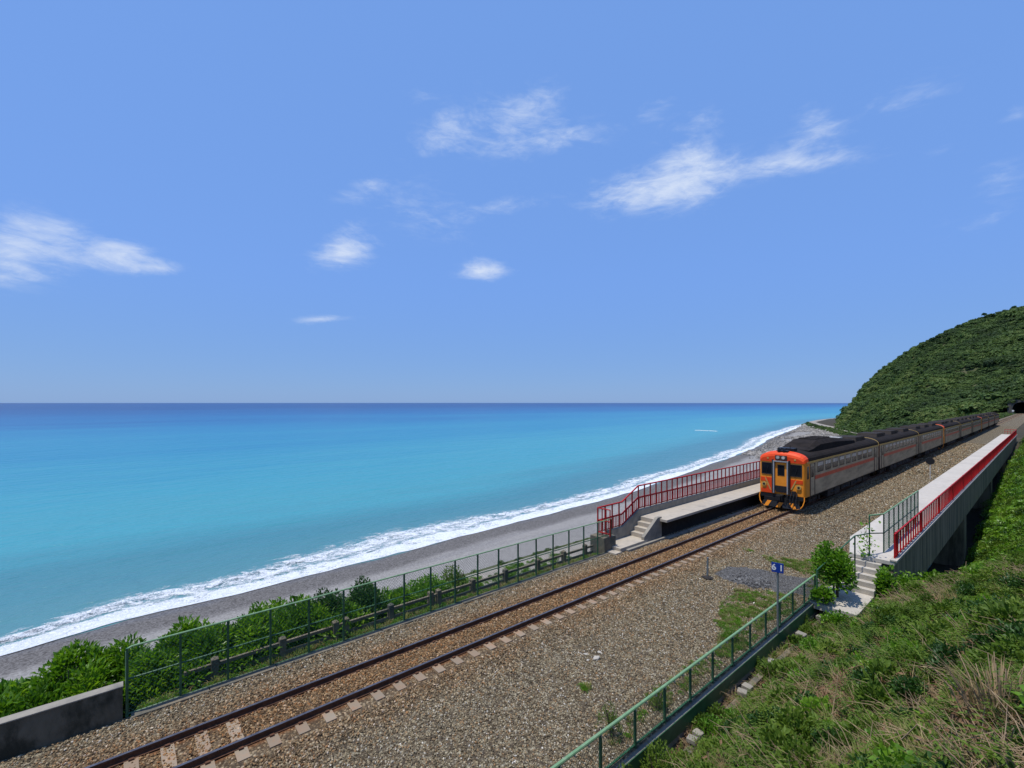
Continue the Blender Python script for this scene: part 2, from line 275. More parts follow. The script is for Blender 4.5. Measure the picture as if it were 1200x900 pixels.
def beach_mat():
    m = bpy.data.materials.new('beach'); m.use_nodes = True; t = m.node_tree; p = t.nodes['Principled BSDF']; p.inputs['Roughness'].default_value = .9; p.inputs['Specular IOR Level'].default_value = .2
    uv = N(t, 'ShaderNodeUVMap', uv_map='shore'); su = N(t, 'ShaderNodeSeparateXYZ'); t.links.new(uv.outputs[0], su.inputs[0])     # u = metres along, v = metres inland
    g = N(t, 'ShaderNodeNewGeometry')
    n1 = N(t, 'ShaderNodeTexNoise'); n1.inputs['Scale'].default_value = .045; n1.inputs['Detail'].default_value = 4; t.links.new(g.outputs['Position'], n1.inputs['Vector'])
    n2 = N(t, 'ShaderNodeTexNoise'); n2.inputs['Scale'].default_value = .9; n2.inputs['Detail'].default_value = 8; n2.inputs['Roughness'].default_value = .75; t.links.new(g.outputs['Position'], n2.inputs['Vector'])
    n3 = N(t, 'ShaderNodeTexVoronoi'); n3.inputs['Scale'].default_value = 4.5; t.links.new(g.outputs['Position'], n3.inputs['Vector'])
    s3 = N(t, 'ShaderNodeSeparateColor'); t.links.new(n3.outputs['Color'], s3.inputs[0])
    d = MATH(t, 'ADD', su.outputs[1], MATH(t, 'ADD', MATH(t, 'MULTIPLY', n1.outputs[0], 9.0), MATH(t, 'MULTIPLY', n2.outputs[0], 2.2)))
    wet = SMOOTH(t, d, 14.0, 18.5)
    dry = MIXC(t, n2.outputs[0], (.19, .18, .168), (.26, .248, .232))
    # long low berms of darker shingle
    mp = N(t, 'ShaderNodeMapping'); mp.inputs[3].default_value = (.022, .25, 1); t.links.new(uv.outputs[0], mp.inputs[0]); n4 = N(t, 'ShaderNodeTexNoise'); n4.inputs['Scale'].default_value = 1; n4.inputs['Detail'].default_value = 4; n4.inputs['Distortion'].default_value = .6; t.links.new(mp.outputs[0], n4.inputs['Vector'])
    dry = MIXC(t, SMOOTH(t, n4.outputs[0], .5, .62, 0, .55), dry, (.15, .145, .145))
    c = MIXC(t, wet, MIXC(t, n2.outputs[0], (.048, .043, .040), (.082, .074, .069)), dry)
    c = MIXC(t, .26, c, MIXC(t, s3.outputs[0], (.06, .058, .056), (.45, .44, .43)))
    t.links.new(c, p.inputs['Base Color']); t.links.new(SMOOTH(t, d, 6, 10, .45, .95), p.inputs['Roughness'])
    b = N(t, 'ShaderNodeBump'); b.inputs['Distance'].default_value = .15; b.inputs['Strength'].default_value = .7; t.links.new(n2.outputs[0], b.inputs['Height']); t.links.new(b.outputs[0], p.inputs['Normal'])
    return m
M['beach'] = beach_mat()
M['soil'] = mat('slope_soil', (.045, .032, .02), (.03, .032, .014), 1.5, .95, .8, dirt=(.10, .07, .045), dscale=.5)
M['hillsoil'] = mat('hill_ground', (.05, .065, .022), (.09, .095, .04), .05, .95, .6, dirt=(.085, .075, .045), dscale=.018, damt=(.6, .75), bscale=.8)
M['cliff'] = mat('cliff_rock', (.05, .045, .042), (.12, .105, .09), .06, .95, 1.0, bscale=.3)
M['road'] = mat('pale_road', (.30, .27, .23), (.22, .20, .17), .3, .9)

# ------------------------------------------------------------------ instancing for what nobody could count
def source(name, me, material):
    me.materials.clear(); me.materials.append(material)
    return bpy.data.objects.new(name, me)
def scatter(name, P, E, SC, IDX, sources, label, cat, parent=None):
    c = bpy.data.collections.new(name + '_kinds')
    for i, s in enumerate(sources): s.name = '%s_kind_%02d' % (name, i); c.objects.link(s)
    n = len(P); me = bpy.data.meshes.new(name); me.vertices.add(n); me.vertices.foreach_set('co', np.asarray(P, np.float32).ravel())
    a = me.attributes.new('rot', 'FLOAT_VECTOR', 'POINT'); a.data.foreach_set('vector', np.asarray(E, np.float32).ravel())
    SC = np.asarray(SC, np.float32); SC = np.repeat(SC[:, None], 3, 1) if SC.ndim == 1 else SC
    a = me.attributes.new('scl', 'FLOAT_VECTOR', 'POINT'); a.data.foreach_set('vector', SC.ravel())
    a = me.attributes.new('pick', 'INT', 'POINT'); a.data.foreach_set('value', np.asarray(IDX, np.int32))
    o = link(name, me, None, parent); tag(o, label, cat, kind='stuff')
    g = bpy.data.node_groups.new(name, 'GeometryNodeTree')
    g.interface.new_socket('Geometry', in_out='INPUT', socket_type='NodeSocketGeometry'); g.interface.new_socket('Geometry', in_out='OUTPUT', socket_type='NodeSocketGeometry')
    gi = g.nodes.new('NodeGroupInput'); go = g.nodes.new('NodeGroupOutput'); ip = g.nodes.new('GeometryNodeInstanceOnPoints'); ci = g.nodes.new('GeometryNodeCollectionInfo')
    ci.inputs['Collection'].default_value = c; ci.inputs['Separate Children'].default_value = True; ci.inputs['Reset Children'].default_value = True
    ip.inputs['Pick Instance'].default_value = True
    def na(nm, ty):
        q = g.nodes.new('GeometryNodeInputNamedAttribute'); q.data_type = ty; q.inputs['Name'].default_value = nm; return q.outputs['Attribute']
    er = g.nodes.new('FunctionNodeEulerToRotation'); g.links.new(na('rot', 'FLOAT_VECTOR'), er.inputs[0])
    g.links.new(gi.outputs[0], ip.inputs['Points']); g.links.new(ci.outputs[0], ip.inputs['Instance']); g.links.new(er.outputs[0], ip.inputs['Rotation'])
    g.links.new(na('scl', 'FLOAT_VECTOR'), ip.inputs['Scale']); g.links.new(na('pick', 'INT'), ip.inputs['Instance Index']); g.links.new(ip.outputs[0], go.inputs[0])
    md = o.modifiers.new('scatter', 'NODES'); md.node_group = g
    return o
def ico(rs, sub=1, jit=.25, squash=.7):
    import bmesh
    bm = bmesh.new(); bmesh.ops.create_icosphere(bm, subdivisions=sub, radius=1)
    for v in bm.verts:
        v.co *= 1 + rs.uniform(-jit, jit); v.co.z *= squash; v.co.x *= 1.15
    me = bpy.data.meshes.new('rock'); bm.to_mesh(me); bm.free(); return me
def unit(v): return v / np.maximum(np.linalg.norm(v, axis=-1, keepdims=True), 1e-6)
def leaves(P, D, L, Wd, rs, up=None, droop=.15, fold=.25):
    n = len(P); up = np.tile([0, 0, 1.], (n, 1)) if up is None else up
    up = unit(up + rs.normal(0, .45, (n, 3))); side = unit(np.cross(D, up)); nr = np.cross(side, D)
    L = np.asarray(L).reshape(-1, 1); Wd = np.asarray(Wd).reshape(-1, 1)
    mid = P + D * L * .45
    v = np.stack([P, mid + side * Wd / 2 + nr * Wd * fold, P + D * L - np.array([0, 0, 1.]) * L * droop, mid - side * Wd / 2 + nr * Wd * fold], 1).reshape(-1, 3)
    b = np.arange(n)[:, None] * 4
    f = np.concatenate([b + [0, 1, 2], b + [0, 2, 3]], 1).reshape(-1, 3)
    return v, f, np.repeat(rs.uniform(0, 1, n), 4)
def clump(rs, n, R_=(1, 1, .8), L=.25, Wd=.1, inner=.35, lobes=5, up=.5, base=0.0):
    """leaves spread through several overlapping lobes, sitting on z = base"""
    c = unit(rs.normal(0, 1, (lobes, 3))) * rs.uniform(.2, .6, (lobes, 1)); c[:, 2] = np.abs(c[:, 2]) * .8 + .25; rr = rs.uniform(.35, .6, lobes)
    k = rs.randint(0, lobes, n); d = unit(rs.normal(0, 1, (n, 3))); d[:, 2] = np.where(d[:, 2] < -.3, -d[:, 2], d[:, 2])
    P = c[k] + d * (rr[k] * rs.uniform(inner, 1, n) ** .5)[:, None]
    P = P * np.array(R_) + [0, 0, base]; D = unit(d + rs.normal(0, .5, (n, 3)) + [0, 0, up])
    return leaves(P, D, L * rs.uniform(.6, 1.3, n), Wd * rs.uniform(.7, 1.2, n), rs)
def crown(rs, n, R_=(1, 1, .8), L=.3, Wd=.25, lobes=6, base=-.2):
    """rounded crown: leaf sprays lying on the skin of overlapping lobes"""
    c = unit(rs.normal(0, 1, (lobes, 3))) * rs.uniform(.25, .6, (lobes, 1)); c[:, 2] = np.abs(c[:, 2]) * .7 + .1; rr = rs.uniform(.3, .55, lobes)
    k = rs.randint(0, lobes, n); d = unit(rs.normal(0, 1, (n, 3))); d[:, 2] = np.where(d[:, 2] < -.2, -d[:, 2], d[:, 2])
    P = (c[k] + d * (rr[k] * rs.uniform(.8, 1.05, n))[:, None]) * np.array(R_) + [0, 0, base]
    D = unit(np.cross(d, rs.normal(0, 1, (n, 3))) + d * .25)
    up = unit(d + rs.normal(0, .12, (n, 3))); side = unit(np.cross(D, up)); l = (L * rs.uniform(.6, 1.3, n))[:, None]; w_ = (Wd * rs.uniform(.7, 1.2, n))[:, None]; m_ = P + D * l * .45
    v = np.stack([P, m_ + side * w_ / 2, P + D * l - up * l * .1, m_ - side * w_ / 2], 1).reshape(-1, 3); b = np.arange(n)[:, None] * 4
    return v, np.concatenate([b + [0, 1, 2], b + [0, 2, 3]], 1).reshape(-1, 3), np.repeat(rs.uniform(0, 1, n), 4)
def cmesh(name, v, f, r): return npmesh(name, v, f, r)
def merge(parts):
    V = []; F = []; A = []; b = 0
    for v, f, a in parts: V.append(v); F.append(f + b); A.append(a); b += len(v)
    return np.concatenate(V), np.concatenate(F), np.concatenate(A)
def tuft(rs, n=34, H=.5, Wd=.012, spread=.55, rad=.08):
    t = rs.uniform(0, 2 * PI, n); h = H * rs.uniform(.45, 1.1, n); s = spread * rs.uniform(.2, 1, n)
    P = np.stack([np.cos(t) * rad * rs.uniform(0, 1, n), np.sin(t) * rad * rs.uniform(0, 1, n), np.zeros(n)], 1)
    d = np.stack([np.cos(t), np.sin(t), np.zeros(n)], 1); sd = np.stack([-np.sin(t), np.cos(t), np.zeros(n)], 1)
    a = P + sd * Wd * .5; b = P - sd * Wd * .5
    m_ = P + d * (h * s * .35)[:, None] + np.array([0, 0, 1.]) * (h * .6)[:, None]; m1 = m_ + sd * Wd * .4; m2 = m_ - sd * Wd * .4
    tip = P + d * (h * s)[:, None] + np.array([0, 0, 1.]) * (h * (1 - .35 * s))[:, None]
    v = np.stack([a, b, m2, m1, tip], 1).reshape(-1, 3); q = np.arange(n)[:, None] * 5
    f = np.concatenate([q + [0, 1, 2], q + [0, 2, 3], q + [3, 2, 4]], 1).reshape(-1, 3)
    return v, f, np.repeat(rs.uniform(0, 1, n), 5)
def frond_clump(rs, n=9, H=.6, pin=12):
    """feathery sprays: arching stems with pairs of small leaflets"""
    out = []
    for i in range(n):
        t = rs.uniform(0, 2 * PI); L = H * rs.uniform(.6, 1.1); lean = rs.uniform(.3, .95)
        s = np.linspace(.12, 1, pin); d = np.array([math.cos(t), math.sin(t), 0])
        P = d * (s ** 1.2 * L * lean)[:, None] + np.array([0, 0, 1.]) * (L * (s * 1.1 - .55 * lean * s ** 2))[:, None]
        sd = np.array([-math.sin(t), math.cos(t), 0]); LL = .22 * L * (1.1 - s)[:] + .03
        for sg in (-1, 1):
            D = unit(sd[None] * sg + d[None] * .5 + np.array([[0, 0, .1]]) + rs.normal(0, .12, (pin, 3)))
            out.append(leaves(P, D, LL, LL * .32, rs))
    return merge(out)
def rng(s): return np.random.RandomState(s)

# ------------------------------------------------------------------ sea, surf, beach and the shore side terrain
SEA = -28.7
SH = [(-400, -82), (-60, -83), (-14, -84.8), (0, -87.3), (22, -87.6), (53, -89), (75, -91.5), (103, -92.7), (131, -94.5), (172, -99.5), (243, -113), (310, -125), (400, -144), (480, -166), (590, -190), (693, -212), (790, -232), (880, -247), (1000, -262), (1500, -300), (2500, -330)]
def XS(y): return float(np.interp(y, [a for a, b in SH], [b for a, b in SH]))
RD = [(-400, -47), (250, -47), (350, -51), (424, -64), (529, -101), (648, -156), (700, -181), (750, -203), (800, -222), (900, -238), (1000, -246), (2500, -300)]
def XR(y): return float(np.interp(y, [a for a, b in RD], [b for a, b in RD]))
def sea_mat():
    m = bpy.data.materials.new('sea_water'); m.use_nodes = True; t = m.node_tree; p = t.nodes['Principled BSDF']
    g = N(t, 'ShaderNodeNewGeometry'); s = N(t, 'ShaderNodeSeparateXYZ'); t.links.new(g.outputs['Position'], s.inputs[0])
    n0 = N(t, 'ShaderNodeTexNoise'); n0.inputs['Scale'].default_value = 1; n0.inputs['Detail'].default_value = 5; n0.inputs['Roughness'].default_value = .6; n0.inputs['Distortion'].default_value = .4
    mp = N(t, 'ShaderNodeMapping'); mp.inputs[2].default_value = (0, 0, R(6)); mp.inputs[3].default_value = (.0075, .0011, 1); t.links.new(g.outputs['Position'], mp.inputs[0]); t.links.new(mp.outputs[0], n0.inputs['Vector'])
    off = MATH(t, 'MULTIPLY', MATH(t, 'MAXIMUM', MATH(t, 'SUBTRACT', s.outputs[1], 120), 0), .2)
    D = MATH(t, 'MAXIMUM', MATH(t, 'SUBTRACT', MATH(t, 'SUBTRACT', MATH(t, 'MULTIPLY', s.outputs[0], -1), 90), MATH(t, 'MINIMUM', off, 180)), 1)
    lg = MATH(t, 'LOGARITHM', D, 10)
    lg = MATH(t, 'ADD', lg, MATH(t, 'MULTIPLY', MATH(t, 'SUBTRACT', n0.outputs[0], .5), .85))
    q2 = N(t, 'ShaderNodeMapping'); q2.inputs[2].default_value = (0, 0, R(4)); q2.inputs[3].default_value = (.05, .006, 1); t.links.new(g.outputs['Position'], q2.inputs[0])
    n9 = N(t, 'ShaderNodeTexNoise'); n9.inputs['Scale'].default_value = 1; n9.inputs['Detail'].default_value = 6; n9.inputs['Roughness'].default_value = .7; t.links.new(q2.outputs[0], n9.inputs['Vector'])
    lg = MATH(t, 'ADD', lg, MATH(t, 'MULTIPLY', MATH(t, 'SUBTRACT', n9.outputs[0], .5), .5))
    c = RAMP(t, MATH(t, 'DIVIDE', lg, 4.5, True), [(0, (.085, .22, .24)), (.26, (.070, .20, .235)), (.35, (.050, .19, .235)), (.42, (.052, .26, .315)), (.48, (.042, .255, .325)), (.55, (.022, .205, .315)), (.62, (.014, .165, .30)), (.67, (.010, .115, .265)), (.72, (.008, .085, .23)), (.79, (.006, .045, .16)), (1, (.006, .038, .14))])
    t.links.new(c, p.inputs['Base Color']); p.inputs['Roughness'].default_value = .28; p.inputs['IOR'].default_value = 1.333; p.inputs['Specular IOR Level'].default_value = .33
    hs = None
    for sc, ang, w in ((.10, 8, .8), (.45, -8, .3), (1.7, 25, .10)):
        q = N(t, 'ShaderNodeMapping'); q.inputs[2].default_value = (0, 0, R(ang)); q.inputs[3].default_value = (sc, sc * .4, 1); t.links.new(g.outputs['Position'], q.inputs[0])
        nn = N(t, 'ShaderNodeTexNoise'); nn.inputs['Scale'].default_value = 1; nn.inputs['Detail'].default_value = 4; t.links.new(q.outputs[0], nn.inputs['Vector'])
        h = MATH(t, 'MULTIPLY', nn.outputs[0], w); hs = h if hs is None else MATH(t, 'ADD', hs, h)
    b = N(t, 'ShaderNodeBump'); b.inputs['Strength'].default_value = 1.0; b.inputs['Distance'].default_value = 2.4; t.links.new(hs, b.inputs['Height']); t.links.new(b.outputs[0], p.inputs['Normal'])
    return m
ys = [-30000, -3000, -500, 0, 500, 3000, 60000]; xs = [-90000, -20000, -3000, -1000, -400, -60, 500]
V = [(x, y, SEA) for y in ys for x in xs]; nx = len(xs)
F = [(j * nx + i, j * nx + i + 1, (j + 1) * nx + i + 1, (j + 1) * nx + i) for j in range(len(ys) - 1) for i in range(nx - 1)]
tag(link('sea', npmesh('sea', V, F), sea_mat()), 'wide turquoise sea darkening to deep blue at the horizon', 'sea', kind='structure')

# terrain between the track and the water: rows along Y, columns from the ballast edge down to below the water
def left_cols(y):
    xr = XR(y); xsn = XS(y)
    u = min(1.0, max(0.0, (y - 60) / 120.)); top = -1.2
    c = [(-2.35, -.42), (-3.5, -.62), (-5, top), (-10, -5.2), (-20, -11.5), (min(-34, xr + 12), -20), (xr + 5, -22.0), (xr + 3.4, -22.0), (xr - 3.4, -22.0), (xr - 5, -22.05)]
    toe = xr - 10; c += [(toe, -25.6), (toe - 5, -26.2)]
    a = toe - 5
    for k in (.2, .4, .6, .75, .88, 1.0): c.append((a + (xsn - a) * k, -26.2 + (-28.72 + 26.2) * k ** 1.1))
    c.append((xsn - 12, -30.5)); c.append((xsn - 30, -34))
    return c
rows = list(np.arange(-60, 200, 4.0)) + list(np.arange(200, 1000, 10.0)) + [1050, 1150, 1300, 1600, 2400]
cols = [left_cols(y) for y in rows]; nc = len(cols[0])
def strip(name, i0, i1, material, label, cat, amp=0, kind='structure', uv=False, dz=0):
    V = []; F = []; w = i1 - i0 + 1
    SUB = 6
    for y, c in zip(rows, cols):
        for i in range(i0, i1):
            for q in range(SUB):
                f = q / SUB; x = c[i][0] * (1 - f) + c[i + 1][0] * f; z = c[i][1] * (1 - f) + c[i + 1][1] * f
                V.append((x, y, z + dz + (amp * fb(x, y, 0, .12) if (i > i0 or q > 0) and x < -3 else 0)))
        V.append((c[i1][0], y, c[i1][1] + dz))
    w = (i1 - i0) * SUB + 1
    F = [(j * w + i, (j + 1) * w + i, (j + 1) * w + i + 1, j * w + i + 1) for j in range(len(rows) - 1) for i in range(w - 1)]
    F = [tuple(reversed(f)) for f in F]
    me = npmesh(name, V, F, smooth=True)
    if uv:
        l = me.uv_layers.new(name='shore'); vi = np.empty(len(me.loops), np.int32); me.loops.foreach_get('vertex_index', vi)
        co = np.array(V)[vi]; sh = np.array([XS(y) for y in co[:, 1]]); l.data.foreach_set('uv', np.stack([co[:, 1], co[:, 0] - sh], 1).astype(np.float32).ravel())
    return tag(link(name, me, material), label, cat, kind=kind)
strip('seaward_slope', 0, 6, M['soil'], 'steep overgrown bank falling from the railway to the coast road', 'slope', .5)
strip('coast_road', 6, 9, M['road'], 'pale road curving round the foot of the headland', 'road')
strip('road_embankment', 9, 11, M['hillsoil'], 'green bank between the coast road and the beach', 'bank', .2)
strip('beach', 11, nc - 1, M['beach'], 'grey shingle beach with a dark wet strip at the water', 'beach', .12, uv=True)

# surf
def surf_mat():
    m = bpy.data.materials.new('surf_foam'); m.use_nodes = True; t = m.node_tree; p = t.nodes['Principled BSDF']; out = t.nodes['Material Output']
    uv = N(t, 'ShaderNodeUVMap', uv_map='shore'); s = N(t, 'ShaderNodeSeparateXYZ'); t.links.new(uv.outputs[0], s.inputs[0])      # u metres along, v 0..1 across
    g = N(t, 'ShaderNodeNewGeometry')
    def noi(sc, det, ro, dist=0, stretch=(1, 1, 1)):
        q = N(t, 'ShaderNodeMapping'); q.inputs[3].default_value = stretch; t.links.new(g.outputs['Position'], q.inputs[0])
        n = N(t, 'ShaderNodeTexNoise'); n.inputs['Scale'].default_value = sc; n.inputs['Detail'].default_value = det; n.inputs['Roughness'].default_value = ro; n.inputs['Distortion'].default_value = dist; t.links.new(q.outputs[0], n.inputs['Vector']); return n.outputs[0]
    big = noi(.055, 4, .6, .5, (1, .6, 1)); mid = noi(.5, 7, .75, 1.0, (1, .45, 1)); fine = noi(2.2, 6, .8, 1.4)
    v = s.outputs[1]
    ve = MATH(t, 'ADD', v, MATH(t, 'MULTIPLY', MATH(t, 'SUBTRACT', big, .5), .7))
    # cover: solid near the beach, breaking up outwards
    cover = RAMP(t, ve, [(0, (.74,) * 3), (.22, (.66,) * 3), (.34, (.49,) * 3), (.44, (.55,) * 3), (.56, (.60,) * 3), (.68, (.48,) * 3), (.80, (.41,) * 3), (.93, (.35,) * 3), (1, (.25,) * 3)])
    tex = MATH(t, 'ADD', MATH(t, 'MULTIPLY', mid, .6), MATH(t, 'MULTIPLY', fine, .4))
    a = SMOOTH(t, MATH(t, 'ADD', MATH(t, 'SUBTRACT', cover, .53), MATH(t, 'MULTIPLY', MATH(t, 'SUBTRACT', tex, .5), 1.8)), -.14, .14)
    edge = SMOOTH(t, MATH(t, 'SUBTRACT', 1.0, v), 0, .12)
    a = MATH(t, 'MULTIPLY', a, edge)
    a = MATH(t, 'MULTIPLY', a, SMOOTH(t, v, 0.0, .035))
    col = MIXC(t, SMOOTH(t, fine, .35, .65), (.50, .56, .62), (.80, .82, .84)); t.links.new(col, p.inputs['Base Color']); p.inputs['Roughness'].default_value = .75
    b = N(t, 'ShaderNodeBump'); b.inputs['Distance'].default_value = .5; t.links.new(tex, b.inputs['Height']); t.links.new(b.outputs[0], p.inputs['Normal'])
    tr = N(t, 'ShaderNodeBsdfTransparent'); mx = N(t, 'ShaderNodeMixShader'); t.links.new(a, mx.inputs[0]); t.links.new(tr.outputs[0], mx.inputs[1]); t.links.new(p.outputs[0], mx.inputs[2]); t.links.new(mx.outputs[0], out.inputs[0])
    return m
FO = [(-60, 10.5), (-15, 11), (-7, 13), (2, 15), (12, 13), (26, 16.5), (42, 18.5), (66, 24.5), (90, 19), (110, 15.5), (155, 17.5), (210, 18.5), (280, 15), (391, 18), (500, 24), (626, 22), (760, 20), (912, 14), (1200, 14)]
def surf():
    V = []; UV = []; ysr = list(np.arange(-60, 160, 1.5)) + list(np.arange(160, 1000, 5.0)); nv = 26
    for y in ysr:
        w = float(np.interp(y, [a for a, b in FO], [b for a, b in FO])) * (.88 + .1 * math.sin(y * .045)) + 1.5; x0 = XS(y) + 1.0 + 1.6 * fb(y * .06, 3.1, 0, 1, 3) + .5 * math.sin(y * .09)
        for i in range(nv):
            v = i / (nv - 1); h = 0.05 + .62 * math.exp(-((v - .62 - .1 * fb(y * .03, 9., 0, 1, 2)) / .075) ** 2) * (.6 + .8 * abs(fb(y * .05, 1.7, 0, 1, 3))) + .22 * math.exp(-((v - .3) / .06) ** 2)
            h += .10 * fb(x0 - w * v, y, 2., .5, 3)
            z = max(SEA + h * min(1, (1 - v) * 8), -28.72 + (0.10 if v < .12 else 0.03)) if v < 1 else SEA - .02
            V.append((x0 - w * v, y, max(z, SEA + .05 + .10 * max(0, x0 - w * v - XS(y)) + .04))); UV.append((y, v))
    F = [(j * nv + i, (j + 1) * nv + i, (j + 1) * nv + i + 1, j * nv + i + 1) for j in range(len(ysr) - 1) for i in range(nv - 1)]
    F = [tuple(reversed(f)) for f in F]
    me = npmesh('surf', V, F, smooth=True); l = me.uv_layers.new(name='shore'); vi = np.empty(len(me.loops), np.int32); me.loops.foreach_get('vertex_index', vi)
    l.data.foreach_set('uv', np.array(UV, np.float32)[vi].ravel())
    tag(link('surf', me, surf_mat()), 'white foaming surf running up the shingle along the whole beach', 'surf', kind='stuff')
surf()
# a lone whitecap further out
def whitecap():
    V = []; n = 60; A = np.array(WC0); B = np.array(WC1)
    for i in range(n + 1):
        t = i / n; w = 1.1 * math.sin(PI * t) ** .5 * max(.04, .3 + 2.2 * fb(t * 14, 2.2, 0, 1, 3)); c = A + (B - A) * t + np.array([1.5, -1.5]) * fb(t * 6, .3, 0, 1, 3) * 2
        V += [(c[0] + w, c[1] - w, SEA + .06), (c[0], c[1], SEA + .4), (c[0] - w, c[1] + w, SEA + .06)]
    F = [(j * 3 + i, (j + 1) * 3 + i, (j + 1) * 3 + i + 1, j * 3 + i + 1) for j in range(n) for i in range(2)]
    tag(link('whitecap', npmesh('whitecap', V, [tuple(reversed(f)) for f in F]), M['white']), 'short white wave crest alone on the open turquoise water', 'wave', kind='stuff')
WC0 = (-286.7, 566.2); WC1 = (-259.5, 571.0)
whitecap()

# boulders on the far beach
rs = rng(5); src = [source('b', ico(rs, 2, .22, .75), M['rock']) for _ in range(5)]
P = []; sc = []
while len(P) < 5600:
    y = rs.uniform(300, 800); xs_ = XS(y); toe = XR(y) - 10; k = rs.beta(1.5, 1.4); x = toe + 1 + (xs_ + 2 - toe) * k
    if fb(x, y, 0, .02) + .35 < rs.uniform(0, .6): continue
    P.append((x, y, -26.0 + (-28.6 + 26.0) * max(0, min(1, (x - toe) / (xs_ - toe))) + .05)); sc.append(min(2.0, rs.gamma(1.3, .30) + .28))
scatter('shore_boulders', P, rs.uniform(0, 6.28, (len(P), 3)), sc, rs.randint(0, 5, len(P)), src, 'grey boulders strewn along the far beach below the headland', 'boulders')

# ------------------------------------------------------------------ headland
def cpt(px, py, Z):
    ca, sa = math.cos(YAW), math.sin(YAW); r = (px - 600) / 533.3
    return np.array([CAM[0] + Z * (-sa + r * ca), Z * (ca + r * sa), CAM[2] - Z * (py - 472) / 533.3])
crest_in = [(978, 501, 562), (985, 492, 572), (994, 479, 582), (1006, 466, 590), (1019, 450, 590), (1034, 435, 586), (1063, 414, 575), (1102, 393, 556), (1150, 373, 530), (1200, 360.5, 505), (1260, 346, 480), (1340, 338, 450), (1460, 330, 420)]
base_in = [(-156, 646, -22), (-152, 640, -22), (-146, 628, -22), (-137, 606, -22), (-124, 580, -22), (-108, 547, -22), (-80, 496, -22), (-44, 455, -14), (-17, 462, -1.5), (-9, 474, 6.), (0, 476, 12.), (12, 474, 4), (30, 400, 6)]
CI = np.array([cpt(*c) for c in crest_in]); BI = np.array(base_in, float)
NCOL = 130; NR = 60; tt = np.linspace(0, len(CI) - 1, NCOL)
def lerp(A, t):
    i = min(int(t), len(A) - 2); f = t - i; return A[i] * (1 - f) + A[i + 1] * f
HV = []
def hill_pt(t, s):
    b = lerp(BI, t); c = lerp(CI, t)
    if s <= 1:
        p = b + (c - b) * s; p[2] = b[2] + (c[2] - b[2]) * (1.04 * s - .04 * s * s)
        am = math.sin(PI * min(1, s)) ** .7
        p[2] += am * (2 - 22 * abs(fb(p[0], p[1], 1., .012, 3)) + 3.0 * fb(p[0], p[1], 4., .07, 3))
    else:
        d = c - b; d[2] = 0; L = math.hypot(d[0], d[1]) + 1e-6; d = d / L; k = s - 1
        p = c + d * k * 260; p[2] = c[2] + 18 * math.sin(min(1, k * 2.2) * PI / 2) * (0 if t < 4 else 0) - (c[2] + 30) * k ** 1.3
    return p
SS = list(np.linspace(0, 1, NR)) + [1.03, 1.08, 1.15, 1.3, 1.6, 2.0]
V = np.array([hill_pt(t, s) for t in tt for s in SS]); w = len(SS)
F = [(j * w + i, (j + 1) * w + i, (j + 1) * w + i + 1, j * w + i + 1) for j in range(NCOL - 1) for i in range(w - 1)]
me = npmesh('headland', V, F, smooth=True)
tag(link('headland', me, [M['hillsoil'], M['cliff']]), 'high green headland falling to the sea on the right', 'hill', kind='structure')
mi = np.zeros(len(F), np.int32); cen = [(f // (w - 1)) for f in range(len(F))]
for k in range(len(F)):
    j, i = divmod(k, w - 1)
    if tt[j] < 2.1 + .5 * math.sin(i * .7): mi[k] = 1
me.polygons.foreach_set('material_index', mi)
rs = rng(11); src = []
for i in range(6):
    v, f, a = crown(rs, 300, (1, 1, .9), .30, .26, 6, -.2); src.append(source('h', cmesh('hillcrown', v, f, a), M['hill_leaf']))
P = []; sc = []
for _ in range(24000):
    t = 1.9 + (len(CI) - 1.0 - 1.9) * rs.uniform(0, 1); s = rs.uniform(0, 1.02)
    if t < 3.2 and rs.uniform(0, 1) > (t - 1.9) / 1.3 + .25 * (s > .3): continue
    p = hill_pt(t, s)
    n_ = fb(p[0], p[1], 7., .035, 3)
    P.append(p); k = 1.6 + 2.2 * max(0, n_) + rs.gamma(1.3, .75); sc.append((k * rs.uniform(.9, 1.3), k * rs.uniform(.9, 1.3), k * rs.uniform(.7, 1.1)))
E = np.stack([rs.normal(0, .15, len(P)), rs.normal(0, .15, len(P)), rs.uniform(0, 6.28, len(P))], 1)
scatter('headland_scrub', P, E, sc, rs.randint(0, 6, len(P)), src, 'dense dark green scrub and low trees covering the headland', 'scrub')
# scrub on the road bank, the seaward slope and beside the line near the tunnel
P = []; sc = []
for _ in range(9000):
    y = rs.uniform(-5, 640) if rs.uniform() < .75 else rs.uniform(180, 470)
    u_ = rs.uniform()
    if u_ < .3: x = XR(y) - rs.uniform(5.5, 10); z = -22 - (XR(y) - 5 - x) * .7; k = rs.uniform(.5, 1.3)
    else:
        xr = XR(y) + 5; x = -5.2 + (xr + 5.2) * rs.uniform(0, 1) ** 1.3
        z = float(np.interp(-x, [2.35, 3.5, 5, 10, 20, 34, 50], [-.42, -.62, -1.2, -5.2, -11.5, -20, -22])); k = rs.uniform(.7, 1.6)
        if x > -9 and y < 60: k *= .55
        if y < 30 and x > -8: continue
        if y > 160 and x < -6: k = rs.uniform(1.5, 3.6)
        if y < 130 and x > -40: z -= .3
    P.append((x, y, z)); sc.append(k)
for _ in range(1500):
    y = rs.uniform(360, 800); x = XR(y) - rs.uniform(5.2, 13); P.append((x, y, -22.1 - max(0, XR(y) - 5 - x) * .62)); sc.append(rs.uniform(.7, 1.9))
for _ in range(420):
    P.append((-3.9 - rs.uniform(0, 7), rs.uniform(200, 468), -.9)); sc.append(rs.uniform(.8, 2.4))
